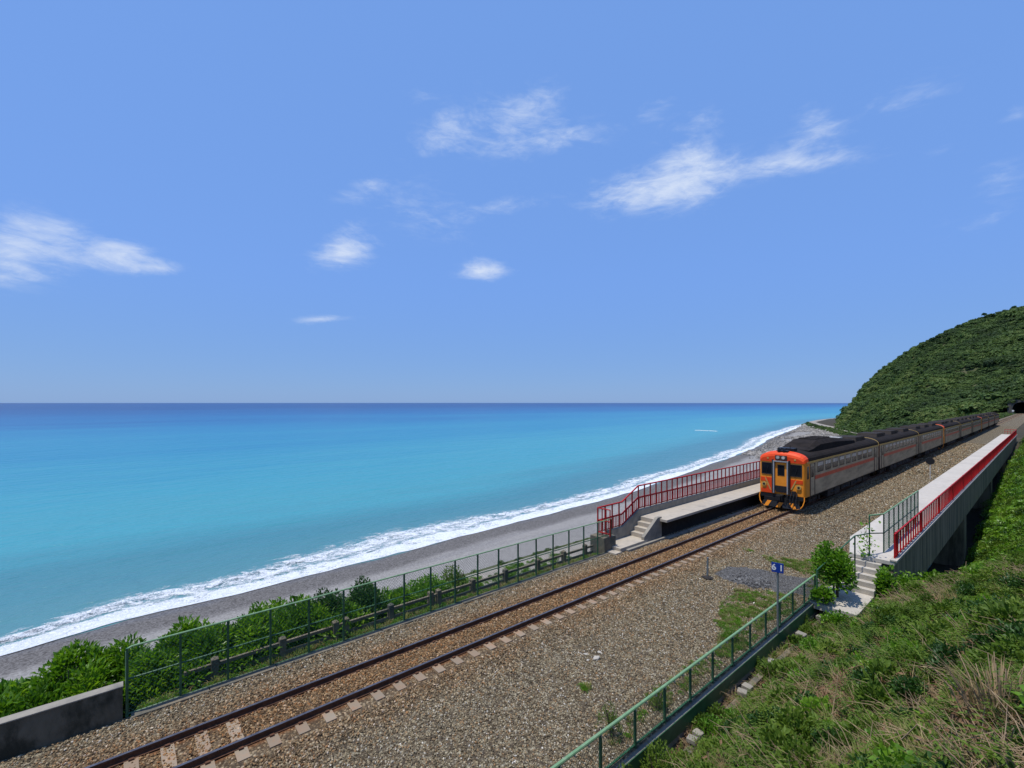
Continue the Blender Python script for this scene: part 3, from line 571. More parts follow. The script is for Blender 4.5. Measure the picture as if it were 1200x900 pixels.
for _ in range(90):                                                  # scrub hanging over the tunnel mouth
    a = rs.uniform(0, PI); k = rs.uniform(1.0, 1.7); P.append((.3 + math.cos(a) * 6.4 * k, 470.4 + rs.uniform(-.4, 2), 3.2 + math.sin(a) * 5.6 * k)); sc.append(rs.uniform(1.0, 2.4))
E = np.stack([rs.normal(0, .15, len(P)), rs.normal(0, .15, len(P)), rs.uniform(0, 6.28, len(P))], 1)
src2 = [source('s', cmesh('bankscrub', *crown(rs, 260, (1, 1, .9), .26, .2, 6, -.2)), M['hill_leaf']) for _ in range(3)]
scatter('bank_scrub', P, E, sc, rs.randint(0, 3, len(P)), src2, 'green scrub on the bank between the railway and the coast road', 'scrub')
# skyline trees that can be told apart
def tree(loc, h, r, label, seed, leafm='leaf_dark'):
    rs = rng(seed); t = empty('small_tree', loc, label, 'tree', 'trees on the skyline')
    b = MB(); b.tube([(0, 0, -1.5), (.1 * h, 0, h * .35), (.05 * h, .05 * h, h * .7)], [h * .05, h * .035, h * .015], 6)
    for k in range(4):
        a = k * 1.6 + rs.uniform(0, 1); b.tube([(.06 * h, 0, h * (.3 + .08 * k)), (math.cos(a) * r * .6, math.sin(a) * r * .6, h * (.6 + .07 * k))], [h * .02, h * .008], 5)
    b.obj('trunk', M['bark'], t)
    v, f, a = clump(rs, 520, (r, r, h * .75), .8, .55, .3, 7, .3, h * .12); link('crown', cmesh('crown', v, f, a), M[leafm], t)
for i, (tp, h_, r_, lab) in enumerate([(8.06, 5.0, 3.0, 'small round-crowned tree alone on the headland skyline'), (2.95, 3.5, 2.2, 'tiny tree on the seaward tip of the headland ridge'), (8.75, 4.5, 3.2, 'broad low tree on the skyline at the right edge')]):
    tree(tuple(hill_pt(tp, 1.0) + [0, 0, 1.0]), h_, r_, lab, 30 + i)

# tunnel portal
t = empty('tunnel_portal', (0, 470, 0), 'dark stone railway tunnel mouth at the foot of the hill', 'tunnel')
arch = [(math.cos(a) * 4.4 + .3, 3.6 + math.sin(a) * 4.2) for a in np.linspace(0, PI, 15)]
o_ = [(-8, -1.5), (-8, 10.5), (9, 10.5), (9, -1.5)]
b = MB(); inner = [(4.7, -.4)] + arch + [(-4.1, -.4)]
ring = inner; outer = [(7, -.4), (7, 5), (6.6, 8), (6, 9.2)] + [(5.5 - 1.3 * i, 9.4) for i in range(1, 9)] + [(-5.6, 9.0), (-6.2, 8), (-6.4, 5), (-6.5, 2), (-6.5, -.4)]
outer = outer[:len(ring)]
n = len(ring)
V = [(x, 0, z) for x, z in ring] + [(x, 0, z) for x, z in outer] + [(x, 1.2, z) for x, z in ring] + [(x, 1.2, z) for x, z in outer]
F = []
for i in range(n - 1): F += [(i, i + 1, n + i + 1, n + i), (2 * n + i, 3 * n + i, 3 * n + i + 1, 2 * n + i + 1), (n + i, n + i + 1, 3 * n + i + 1, 3 * n + i)]
b._add(V, F); b.obj('portal_wall', M['tunnel'], t)
b = MB(); V = []
for yy in (0.0, 60.0): V += [(x, yy, z) for x, z in ring]
b._add(V, [(i, i + 1, n + i + 1, n + i) for i in range(n - 1)] + [tuple(range(n, 2 * n))]); b.obj('lining', M['tunnel_in'], t)
b = MB()
for i in range(1, n - 2): 
    x, z = ring[i]; x2, z2 = ring[i + 1]; cx, cz = .3, 3.6
    k = 1.13; b._add([(x, -.12, z), (x2, -.12, z2), (cx + (x2 - cx) * k, -.12, cz + (z2 - cz) * k), (cx + (x - cx) * k, -.12, cz + (z - cz) * k), (x, .02, z), (x2, .02, z2), (cx + (x2 - cx) * k, .02, cz + (z2 - cz) * k), (cx + (x - cx) * k, .02, cz + (z - cz) * k)], [(0, 1, 2, 3), (0, 4, 5, 1), (3, 2, 6, 7)])
b.obj('arch_ring', M['tunnel'], t)
t = empty('signal_post', (-3.6, 462, -.3), 'small signal post beside the tunnel mouth, its light a white plate', 'post')
bx(-.12, .12, -.12, .12, 0, 2.2).obj('post', M['grey_metal'], t); bx(-.5, .5, -.2, -.13, 1.6, 2.6).obj('plate', M['white'], t)  # white plate painted in place of the signal's light

# ------------------------------------------------------------------ ballast bed
def HB(x, y):
    ax = abs(x); z = -.175 if ax < 1.05 else -.175 - min(.13, (ax - 1.05) * .16)
    if (y > 2.0 and ax < .42) or -1.2 < x < -.68: z = -.136
    return z + .02 * fb(x, y, 0, 1.3, 3)
gx = [-2.5, -2.2, -1.9, -1.6, -1.3, -1.15, -1.0, -.72, -.64, -.5, -.40, 0, .40, .5, .64, .72, 1.0] + list(np.arange(1.25, 6.01, .25)); gy = list(np.arange(-14, 5, .2)) + list(np.arange(5, 60, .5)) + list(np.arange(60, 150, 3)) + list(np.arange(150, 481, 10))
V = [(x, y, HB(x, y)) for y in gy for x in gx]; w = len(gx)
F = [(j * w + i, j * w + i + 1, (j + 1) * w + i + 1, (j + 1) * w + i) for j in range(len(gy) - 1) for i in range(w - 1)]
tag(link('ballast_bed', npmesh('ballast_bed', V, F, smooth=True), M['ballast']), 'brown and grey crushed stone bed under and beside the railway track', 'ballast', kind='structure')
rs = rng(21); src = [source('st', ico(rs, 1, .28, .72), M['stone']) for _ in range(8)]
def in_dark(x, y): return 2.3 < x < 5.9 and abs(y - (20.9 + .25 * (x - 4))) < 1.15 + .3 * fb(x, y, 0, 1.5, 3) - .35 * max(0, 3.4 - x)
P = []; sc = []
def add_stones(n, y0, y1, s0, s1):
    xs_ = rs.uniform(-2.42, 5.84, n); ys_ = rs.uniform(y0, y1, n); ss = rs.uniform(s0, s1, n)
    for x, y, s in zip(xs_, ys_, ss):
        if x > 2.2 and y < 40: s *= .84
        ax = abs(x)
        if .48 < ax < .60: 
            if rs.uniform() < .85: continue
        k = (y + 100.03) % .6; over = k < .24
        if over and ax < 1.02:
            if ax > .58 and x > 0 and rs.uniform() < .86: continue
            if ax < .42 and y < 2.0 and rs.uniform() < .75: continue
        if in_dark(x, y): continue
        P.append((x, y, HB(x, y) + s * .35 + rs.uniform(-.01, .012) - (.03 if .62 < x < 1.12 else 0))); sc.append((s * rs.uniform(.8, 1.35), s * rs.uniform(.7, 1.1), s * rs.uniform(.7, 1.1)))
add_stones(72000, -4, 12, .015, .031); add_stones(84000, 12, 30, .018, .034); add_stones(46000, 30, 62, .028, .05); add_stones(16000, 62, 120, .05, .085)
scatter('ballast_stones', P, rs.uniform(0, 6.28, (len(P), 3)), sc, rs.randint(0, 8, len(P)), src, 'loose brown, grey and white ballast stones around the track', 'stones')
src = [source('ds', ico(rs, 1, .3, .7), M['stone_dark']) for _ in range(4)]
P = []; sc = []
for _ in range(42000):
    x = rs.uniform(2.1, 5.9); y = rs.uniform(18.5, 23.5)
    if in_dark(x, y): s = rs.uniform(.012, .026); P.append((x, y, HB(x, y) + s * .4)); sc.append(s)
for _ in range(420):
    x = 3.75 + rs.normal(0, .32); y = 20.2 + rs.normal(0, .28); s = rs.uniform(.03, .07); P.append((x, y, HB(x, y) + s * .5 + .03 * rs.uniform(0, 1))); sc.append(s)
scatter('dark_gravel', P, rs.uniform(0, 6.28, (len(P), 3)), sc, rs.randint(0, 4, len(P)), src, 'strip of fine dark grey gravel crossing the ballast near the blue sign', 'gravel')
# pale rubble lying on the ballast
rs = rng(8)
rub = [((3.21, 10.6), .085, 'largest white stone on the ballast in the middle foreground'), ((3.05, 10.95), .05, 'white stone just behind the largest one on the ballast'), ((2.85, 10.55), .045, 'white stone on the track side of the largest one'), ((3.1, 10.35), .04, 'small white stone in front of the largest one on the ballast')]
for (x, y), s, lab in rub:
    o = link('white_stone', ico(rs, 2, .2, .6), M['concrete'], None, (x, y, HB(x, y) + s * .5)); o.scale = (s * 1.3, s, s * .8); o.rotation_euler = (0, 0, rs.uniform(0, 6)); tag(o, lab, 'stone', 'white stones on the ballast')

# ------------------------------------------------------------------ track
tr = empty('railway_track', (0, 0, 0), 'single rusty railway track on concrete sleepers running to the tunnel', 'railway track')
prof = [(-.0325, 0), (-.0325, -.04), (-.01, -.05), (-.01, -.13), (-.062, -.142), (-.062, -.152), (.062, -.152), (.062, -.142), (.01, -.13), (.01, -.05), (.0325, -.04), (.0325, 0)]
for s in (-1, 1):
    b = MB(); b.cur = 0; p = [(s * .566 + x, z) for x, z in prof]; b.prism(p, 'y', -14, 528)
    o = b.obj('rail', [M['rail_side'], M['rail_top']], tr)
    for f in o.data.polygons:
        if f.normal.z > .9 and f.center.z > -.01: f.material_index = 1
sm = None
SL = MB(); SL.box(-1.0, 1.0, -.12, .12, -.28, -.150); sme = SL.mesh('sleeper'); sme.materials.append(M['sleeper'])
fc = MB()
for s in (-1, 1):
    for q in (-1, 1): fc.box(s * .566 + q * .062 - .03, s * .566 + q * .062 + .03, -.05, .05, -.150, -.118)
rs = rng(77)
for k in range(-8, 88):
    y = .12 - .03 + k * .6
    o = link('sleeper', sme, None, tr, (0, y, rs.uniform(-.004, .004)), rs.uniform(-.006, .006))
b = MB()
for k in range(88, 780): b.box(-1.0, 1.0, .09 + k * .6 - .12, .09 + k * .6 + .12, -.28, -.152)
tag(b.obj('sleepers', M['sleeper'], tr), kind='stuff')
b = MB()
for k in range(-8, 88):
    for s in (-1, 1):
        for q in (-1, 1): b.box(s * .566 + q * .085 - .028, s * .566 + q * .085 + .028, .09 + k * .6 - .045, .09 + k * .6 + .045, -.148, -.112)
tag(b.obj('rail_clips', M['rail_side'], tr), kind='stuff')

# ------------------------------------------------------------------ train
train = empty('diesel_train', (0, 34.3, 0), 'orange-fronted silver railcar train with sooty roofs coming along the track', 'train')
def section(w, zb, zs, zt, n=7, y=0):
    """car cross-section: flat sides to zs, elliptical roof to zt"""
    pts = [(-w, y, zb), (-w, y, zs)]
    for k in range(1, 2 * n): a = PI - PI * k / (2 * n); pts.append((math.cos(a) * w, y, zs + math.sin(a) ** .75 * (zt - zs)))
    return pts + [(w, y, zs), (w, y, zb)]
def roofsec(w, zs, zt, y, n=7):
    return [(-w, y, zs)] + [(math.cos(PI - PI * k / (2 * n)) * w, y, zs + math.sin(PI * k / (2 * n)) ** .75 * (zt - zs)) for k in range(1, 2 * n)] + [(w, y, zs)]
LC = 20.2; HW = 1.42
def meshc(b, name, mats, smooth=False):
    me = b.mesh(name, smooth)
    for m in mats: me.materials.append(m)
    return me
CM = {}
def cm(key, fn):
    if key not in CM: CM[key] = fn()
    return CM[key]
def mk_body(y0):
    b = MB(); b.box(-HW, HW, y0, LC, .95, 3.32); return meshc(b, 'car_body', [M['stainless']])
def mk_roof(y0):
    b = MB(); b.loft([roofsec(HW + .03, 3.321, 3.93, y0), roofsec(HW + .03, 3.321, 3.93, LC - .12)]); return meshc(b, 'car_roof', [M['roof']], False)
def mk_rim():
    b = MB(); o = roofsec(HW + .05, 3.30, 3.97, LC - .11); o2 = roofsec(HW + .05, 3.30, 3.97, LC + .02); b.loft([o, o2]); return meshc(b, 'roof_end_rim', [M['yellow']])
def mk_window(w=1.28, h=.72):
    b = MB(); fr = .035; d = .010
    b.box(0, d, -w / 2, -w / 2 + fr, 0, h).box(0, d, w / 2 - fr, w / 2, 0, h).box(0, d, -w / 2 + fr, w / 2 - fr, 0, fr).box(0, d, -w / 2 + fr, w / 2 - fr, h - fr, h)
    b.cur = 1; b.box(-.01, .004, -w / 2 + fr, w / 2 - fr, fr, h * .60)
    b.cur = 2; b.box(-.01, .0035, -w / 2 + fr, w / 2 - fr, h * .60, h - fr)
    return meshc(b, 'window', [M['rubber'], M['glass'], M['curtain']])
def mk_door():
    b = MB(); b.box(0, .012, -.42, .42, 1.0, 3.05); b.cur = 1; b.box(.012, .02, -.26, .26, 2.2, 2.95); b.cur = 2; b.box(0, .03, -.50, -.43, .98, 3.12).box(0, .03, .43, .50, .98, 3.12)
    return meshc(b, 'door', [M['stainless'], M['glass'], M['doorrec']])
def mk_bogie():
    b = MB()
    for s in (-1, 1):
        b.prism([(-1.5, .42), (-1.2, .72), (-.3, .60), (.3, .60), (1.2, .72), (1.5, .42), (1.1, .38), (.4, .30), (-.4, .30), (-1.1, .38)], 'x', s * .98 - .06, s * .98 + .06)
        for q in (-1, 1): b.box(s * .98 - .13, s * .98 + .13, q * 1.05 - .16, q * 1.05 + .16, .32, .62); b.tube([(s * .98, q * .32, .5), (s * .98, q * .32, .9)], .10, 8)
    b.box(-.9, .9, -.25, .25, .5, .9)
    return meshc(b, 'bogie', [M['under']])
def mk_wheel():
    b = MB()
    for s in (-1, 1): b.tube([(s * .50, 0, .43), (s * .60, 0, .43)], .43, 20); b.tube([(s * .49, 0, .43), (s * .51, 0, .43)], .455, 20)
    b.tube([(-.6, 0, .43), (.6, 0, .43)], .08, 8); return meshc(b, 'wheelset', [M['under']])
def mk_under():
    b = MB(); b.box(-1.3, 1.3, 1.2, LC - .4, .80, .95)
    r = rng(3); y = 5.3
    while y < 14.6:
        l = r.uniform(.8, 1.9); d = r.uniform(.32, .5)
        for s in (-1, 1): b.box(min(s * .75, s * 1.3), max(s * .75, s * 1.3), y, y + l, .95 - d - .15, .80)
        y += l + r.uniform(.15, .5)
    for q in (6.0, 9.1, 12.2):
        b.tube([(1.32, q, .58), (1.32, q + 1.5, .58)], .05, 6)
    return meshc(b, 'underframe', [M['under']])
def mk_unit(l=3.4, h=.34, w=.85):
    b = MB(); b.loft([[(-w, -l / 2, 0), (w, -l / 2, 0), (w * .9, -l / 2 + .25, h), (-w * .9, -l / 2 + .25, h)], [(-w, l / 2, 0), (w, l / 2, 0), (w * .9, l / 2 - .25, h), (-w * .9, l / 2 - .25, h)]])
    for k in range(5): b.box(w * .93, w * .97, -l / 2 + .5 + k * (l - 1) / 5, -l / 2 + .5 + (k + .6) * (l - 1) / 5, h * .25, h * .75)
    return meshc(b, 'roof_unit', [M['roof_unit']])
def sub(name, me, car, loc=(0, 0, 0), rz=0):
    o = link(name, me, None, car, loc, rz); return o
def railcar(i, y0, cab):
    c = bpy.data.objects.new('railcar', None); COL.objects.link(c); c.parent = train; c.location = (0, y0 - 34.3, 0); c.empty_display_size = .2
    ys_ = .34 if cab else 0.0
    sub('body', cm(('body', cab), lambda: mk_body(ys_)), c); sub('roof', cm(('roof', cab), lambda: mk_roof(.62 if cab else .02)), c); sub('roof_end_rim', cm('rim', mk_rim), c)
    def bands():
        b = MB()
        for s in (-1, 1): b.box(*sorted((s * HW, s * (HW + .006))), ys_ + (1.55 if cab else .9), LC - .9, 1.98, 2.24)
        return meshc(b, 'red_band', [M['redstripe']])
    sub('red_band', cm(('red', cab), bands), c)
    def gut():
        b = MB()
        for s in (-1, 1): b.box(*sorted((s * HW, s * (HW + .045))), ys_ + .02, LC - .02, 3.20, 3.30)
        return meshc(b, 'yellow_gutter', [M['yellow']])
    sub('yellow_gutter', cm(('gut', cab), gut), c)
    for s, rz in ((1, 0), (-1, PI)):
        wy = [3.1 + k * 1.72 for k in range(9)]
        for y in wy:
            if i > 5 and s < 0: continue
            sub('window', cm('win', mk_window), c, (s * HW, y + (0.15 if cab else 0), 2.42), rz)
        for y in ((1.5 if cab else 1.2), LC - 1.1): sub('door', cm('door', mk_door), c, (s * HW, y, 0), rz)
    for y in (3.0, LC - 3.0):
        sub('bogie', cm('bog', mk_bogie), c, (0, y, 0))
        for q in (-1.05, 1.05): sub('wheelset', cm('whl', mk_wheel), c, (0, y + q, 0))
    sub('underframe', cm('und', mk_under), c)
    for y in ((16.6,) if i == 0 else (4.9, 8.4, 15.2) if cab else (3.6, 10.0, 16.4)): sub('roof_unit', cm('unit', mk_unit), c, (0, y, 3.86))
    if i == 0:
        def hood():
            b = MB(); b.loft([[(-w, y, -.25), (-w, y, h * .55), (-w * .72, y, h), (w * .72, y, h), (w, y, h * .55), (w, y, -.25)] for y, h, w in ((2.4, .02, .95), (3.2, .16, 1.0), (3.9, .42, 1.02), (4.7, .60, 1.02), (8.6, .60, 1.02), (11.5, .40, 1.0), (13.9, .22, .98), (14.2, .02, .95))])
            return meshc(b, 'roof_hood', [M['roof']])
        sub('roof_hood', cm('hood', hood), c, (0, 0, 3.90))
        def grille():
            b = MB(); b.box(-.62, .62, -.45, .45, 0, .05)
            for k in range(6): b.box(-.56, .56, -.38 + k * .14, -.32 + k * .14, .05, .10)
            return meshc(b, 'roof_grille', [M['roof_unit']])
        for y in (5.6, 7.0, 8.1): sub('roof_grille', cm('grille', grille), c, (0, y, 4.495))
        sub('roof_panel', cm('rpanel', lambda: meshc(MB().box(-.35, .5, -.5, .5, 0, .12), 'roof_panel', [M['curtain']])), c, (-.3, 13.1, 4.16))
    for y in (6.6, 12.2, 13.4): sub('roof_vent', cm('vent', lambda: meshc(bx(-.22, .22, -.22, .22, 0, .22), 'roof_vent', [M['roof_unit']])), c, (.35, y, 3.86))
    if cab: cab_front(c, i)
    else:
        b = MB(); b.box(-.55, .55, -.36, 0.0, 1.0, 3.1); sub('gangway', cm('gang', lambda: meshc(b, 'gangway', [M['rubber']])), c)
        sub('corner_post', cm('cpost', lambda: meshc(MB().box(HW - .10, HW + .012, -.03, .10, .95, 3.3).box(-HW - .012, -HW + .10, -.03, .10, .95, 3.3), 'corner_post', [M['doorrec']])), c)
    return c
def cab_front(c, i):
    # shell: orange mask with rounded edges, front plane at local y = 0
    def sec(w, zb, zs, zt, y): return section(w, zb, zs, zt, 7, y)
    def shell():
        b = MB(); b.loft([sec(1.33, 1.0, 3.16, 3.55, 0.02), sec(1.38, .97, 3.24, 3.72, .07), sec(1.425, .95, 3.30, 3.84, .20), sec(1.43, .95, 3.32, 3.88, .35)], True, True)
        return meshc(b, 'cab_shell', [M['orange']])
    sub('cab_shell', cm('shell', shell), c)
    def brow():
        b = MB(); b.loft([roofsec(1.345, 3.20, 3.60, 0.0), roofsec(1.40, 3.24, 3.76, .06), roofsec(1.45, 3.28, 3.90, .20), roofsec(1.46, 3.31, 3.955, .64)]); return meshc(b, 'red_brow', [M['vermilion']], False)
    sub('red_brow', cm('brow', brow), c)
    def strip_(pts, m, y=-.006, th=.03):
        b = MB(); b.prism(pts, 'y', y, y + th); return b
    def reds():
        b = MB(); f = -.004
        b.prism([(-1.31, 2.08), (-.52, 2.08), (-.52, 1.02), (-1.28, 1.02), (-1.28, 1.30), (-.95, 1.30), (-.80, 1.80), (-1.31, 1.80)], 'y', f, .03)
        return meshc(b, 'red_chevron', [M['vermilion']])
    sub('red_chevron', cm('chev', reds), c)
    def reds2():
        b = MB(); b.prism([(.52, 2.08), (1.31, 2.08), (1.31, 1.84), (.80, 1.84), (.56, 1.22), (.52, 1.22)], 'y', -.004, .03); return meshc(b, 'red_chevron', [M['vermilion']])
    sub('red_chevron', cm('chev2', reds2), c)
    def yel():
        b = MB()
        b.prism([(-1.05, 2.04), (-.97, 2.04), (-.62, 1.22), (-.70, 1.22)], 'y', -.009, .02); return meshc(b, 'yellow_chevron', [M['yellow']])
    sub('yellow_chevron', cm('ychev', yel), c)
    sub('yellow_chevron', cm('ychev2', lambda: meshc(MB().prism([(.95, 2.04), (.87, 2.04), (.58, 1.40), (.66, 1.40)], 'y', -.009, .02), 'yellow_chevron', [M['yellow']])), c)
    def win(x0, x1, z0, z1):
        b = MB(); fr = .055; f = -.018
        b.box(x0, x1, f, .03, z0, z0 + fr).box(x0, x1, f, .03, z1 - fr, z1).box(x0, x0 + fr, f, .03, z0 + fr, z1 - fr).box(x1 - fr, x1, f, .03, z0 + fr, z1 - fr)
        b.cur = 1; b.box(x0 + fr, x1 - fr, -.004, .03, z0 + fr, z1 - fr); return b
    for k, (x0, x1) in enumerate(((-1.26, -.56), (.56, 1.26))):
        sub('windscreen', cm(('ws', k), lambda: meshc(win(x0, x1, 2.30, 3.12), 'windscreen', [M['rubber'], M['glass']])), c)
    for s in (-1, 1): sub('wiper', cm('wip', lambda: meshc(MB().tube([(0, 0, 2.25), (.15, -.005, 2.9)], .012, 5), 'wiper', [M['black']])), c, (s * .9 - .07, -.03, 0))
    def door():
        b = MB(); b.box(-.36, .36, -.03, .02, 1.12, 3.16); b.cur = 1; b.box(-.22, .22, -.045, -.03, 2.28, 3.02); b.cur = 2; b.box(-.19, .19, -.05, -.045, 2.33, 2.97)
        b.cur = 3; b.prism([(-.34, 1.58), (.34, 1.58), (.40, 1.38), (.30, 1.14), (-.30, 1.14), (-.40, 1.38)], 'y', -.06, -.03); return meshc(b, 'gangway_door', [M['orange'], M['rubber'], M['glass'], M['black']])
    sub('gangway_door', cm('gdoor', door), c)
    def frame():
        b = MB(); b.box(-.47, -.39, -.16, .02, 1.06, 3.30).box(.39, .47, -.16, .02, 1.06, 3.30).box(-.388, .388, -.16, .02, 3.22, 3.30)
        b.cur = 1; b.box(-.56, -.473, -.10, .02, 1.06, 3.36).box(.473, .56, -.10, .02, 1.06, 3.36); return meshc(b, 'gangway_frame', [M['silver'], M['black']])
    sub('gangway_frame', cm('gframe', frame), c)
    def hl():
        b = MB(); b.box(-.36, .36, -.10, .3, 3.36, 3.66); b.cur = 1
        for x in (-.17, .17): b.tube([(x, -.10, 3.52), (x, -.15, 3.52)], .115, 12)
        b.cur = 2
        for x in (-.17, .17): b.tube([(x, -.152, 3.52), (x, -.158, 3.52)], .085, 12)
        return meshc(b, 'headlight_box', [M['doorrec'], M['silver'], M['curtain']])
    sub('headlight_box', cm('hl', hl), c)
    for x in (-1.08, 1.08):
        def ml():
            b = MB(); b.tube([(0, 0, 0), (0, -.07, 0)], .15, 14); b.cur = 1; b.tube([(0, -.07, 0), (0, -.085, 0)], .075, 12); return meshc(b, 'marker_lamp', [M['yellow'], M['black']])
        sub('marker_lamp', cm('ml', ml), c, (x, .01, 1.60))
    for x in (-.85, .85):
        sub('brow_lamp', cm('bl', lambda: meshc(MB().box(-.05, .05, -.05, .1, -.06, .06), 'brow_lamp', [M['yellow']])), c, (x, .03, 3.42))
    def horn():
        b = MB(); b.box(-.35, .35, .15, .5, 3.94, 4.0); b.tube([(-.2, .1, 4.08), (-.2, .5, 4.08)], [.09, .03], 10); b.tube([(.1, .1, 4.08), (.1, .5, 4.08)], [.07, .03], 10); b.tube([(.32, .7, 3.9), (.32, .7, 4.35)], .02, 5); b.box(-.5, .5, .8, 1.5, 3.9, 4.12); return meshc(b, 'roof_horn', [M['black']])
    sub('roof_horn', cm('horn', horn), c)
    def low():
        b = MB(); b.box(-1.32, 1.32, .02, .3, .72, .97); b.box(-1.05, 1.05, -.10, .25, .42, .74)
        b.box(-.20, .20, -.42, .1, .66, 1.0); b.box(-.14, .14, -.62, -.42, .68, .98)
        return meshc(b, 'coupler', [M['black']])
    sub('coupler', cm('low', low), c)
    def plow():
        b = MB()
        # striped guard: alternate yellow and black slanted plates on a slight V
        n = 9
        for k in range(n):
            x0 = -1.18 + k * 2.36 / n; x1 = x0 + 2.36 / n; d = lambda x: -.30 + .16 * abs(x)
            b.cur = 0 if k in (1, 4, 7) else 1; sl = .10 if x0 < 0 else -.10
            V_ = [(x0 + sl, d(x0), .50), (x1 + sl, d(x1), .50), (x1 - sl, d(x1) - .06, .14), (x0 - sl, d(x0) - .06, .14), (x0 + sl, d(x0) + .04, .50), (x1 + sl, d(x1) + .04, .50), (x1 - sl, d(x1) - .02, .14), (x0 - sl, d(x0) - .02, .14)]
            b._add(V_, [(0, 1, 2, 3), (7, 6, 5, 4), (0, 4, 5, 1), (3, 2, 6, 7)])
        b.cur = 0
        for s in (-1, 1): b.tube([(s * 1.38, .06, .98), (s * 1.40, .0, .72), (s * 1.33, -.08, .42), (s * 1.18, -.14, .20), (s * .95, -.2, .13)], .032, 8)
        return meshc(b, 'striped_snowplough', [M['orange'], M['black'], M['yellow']])
    sub('striped_snowplough', cm('plow', plow), c)
    def hoses():
        b = MB()
        for x, w_ in ((.42, .2), (.62, .1), (.80, .16), (.98, .1)):
            b.tube([(x, -.03, 1.25 if x > 0 else 1.0), (x + .02, -.22, .95), (x - w_ * .3, -.34, .5), (x - w_, -.28, .36)], .028, 6)
        b.box(.42, .60, -.14, 0, 1.05, 1.36).box(.68, .92, -.14, 0, 1.02, 1.32)
        return meshc(b, 'jumper_hoses', [M['black']])
    sub('jumper_hoses', cm('hose', hoses), c)
    for s in (-1, 1):
        sub('cab_side_window', cm('csw', lambda: meshc(MB().box(-.007, .007, .42, .78, 2.15, 3.0), 'cab_side_window', [M['glass']])), c, (s * (HW + .015), 0, 0))
        sub('cab_side_frame', cm('csf', lambda: meshc(MB().box(-.006, .006, .35, .96, .97, 3.19), 'cab_side_frame', [M['orange']])), c, (s * (HW + .0065), 0, 0))
y = 34.3
for i in range(9):
    cab = i % 3 == 0
    railcar(i, y, cab); y += LC + .5

# ------------------------------------------------------------------ fences
def chain(name, w, h, pitch=.075, r=.0036):
    b = MB()
    k = -h
    while k < w:
        for up in (1, -1):
            x0 = max(k, 0); x1 = min(k + h, w)
            if x1 - x0 < .01: continue
            z0 = x0 - k; z1 = x1 - k
            if up < 0: z0, z1 = h - z0, h - z1
            b.tube([(0, x0, z0), (0, x1, z1)], r, 3, False)
        k += pitch * math.sqrt(2)
    return b.mesh(name)
def fence_run(t, X, ys_, zb, zt, zmid, panel_to=None):
    """posts with a cover rail, a middle rail and wire mesh bays"""
    pm = bx(-.025, .025, -.025, .025, 0, zt - zb - .02).mesh('post'); pm.materials.append(M['green'])
    for y in ys_: link('post', pm, None, t, (X - t.location.x, y - t.location.y, zb - t.location.z))
    w = ys_[1] - ys_[0] - .05; h = zt - zb - .06; me = chain('mesh_panel', w, h); me.materials.append(M['green'])
    for a in ys_[:-1]: tag(link('mesh_panel', me, None, t, (X + .03 - t.location.x, a + .025 - t.location.y, zb + .03 - t.location.z)))
LF = empty('green_fence', (-2.6, 0, -.35), 'long green mesh fence on the seaward side of the track', 'fence')
lys = [.03 + 1.048 * k for k in range(19)]
fence_run(LF, -2.6, lys, -.35, 1.35, .5)
MB().tube([(0, .02, 0), (0, .02, 1.60), (0, .05, 1.67), (0, .12, 1.70), (0, lys[-1], 1.70)], .026, 8).obj('top_rail', M['green_top'], LF)
MB().tube([(0, .03, .93), (0, lys[-1], .93)], .022, 6).obj('middle_rail', M['green'], LF)
MB().tube([(0, .03, .08), (0, lys[-1], .08)], .022, 6).obj('bottom_rail', M['green'], LF)
RF = empty('green_fence', (5.97, 7.2, -.3), 'green mesh fence with pale top rail between the ballast and the grassy slope', 'fence')
rys = [7.35 - 1.195 + 1.195 * k for k in range(13)]
fence_run(RF, 5.97, rys, -.32, .54, .1)
MB().tube([(0, rys[0] - 7.2 - 2, .87), (0, rys[-1] - 7.2, .87)], .035, 8).obj('top_rail', M['green_top'], RF)
MB().tube([(0, rys[0] - 7.2 - 2, .06), (0, rys[-1] - 7.2, .06)], .025, 6).obj('bottom_rail', M['green'], RF)
b = MB()
for yy in rys:
    for d in (.0, .4, .8): b.box(-.045, .045, yy - 7.2 + d - .012, yy - 7.2 + d + .012, .80, .845)
tag(b.obj('wire_ties', M['silver'], RF), kind='stuff')
K = empty('painted_kerb', (6.05, 14, -.4), 'low concrete kerb painted green on its outer face under the right fence', 'kerb')
bx(-.17, .035, -12, 6.8, -.5, .06).obj('kerb_body', M['mid_conc'], K, .01); bx(.037, .05, -12, 6.8, -.32, .05).obj('green_face', M['green'], K)
K = empty('concrete_kerb', (-2.5, 0, -.4), 'thin concrete kerb between the ballast and the seaward fence', 'kerb')
rs = rng(4)
for k in range(12):
    b = bx(-.13, .13, 0, 1.58, -.2, .14); b.obj('kerb_stone', M['conc_dark'], K, .008, loc=(rs.uniform(-.012, .012), .1 + k * 1.6, rs.uniform(-.012, .012)))
Wl = empty('low_retaining_wall', (-2.6, -3, -.4), 'weathered low concrete wall in the bottom left corner before the fence', 'wall')
bx(-.12, .12, -8, 2.95, -.6, .87).obj('wall_body', M['wall_old'], Wl, .012); bx(-.135, .135, -8, 2.96, .87, .905).obj('coping', M['mid_conc'], Wl, .008)
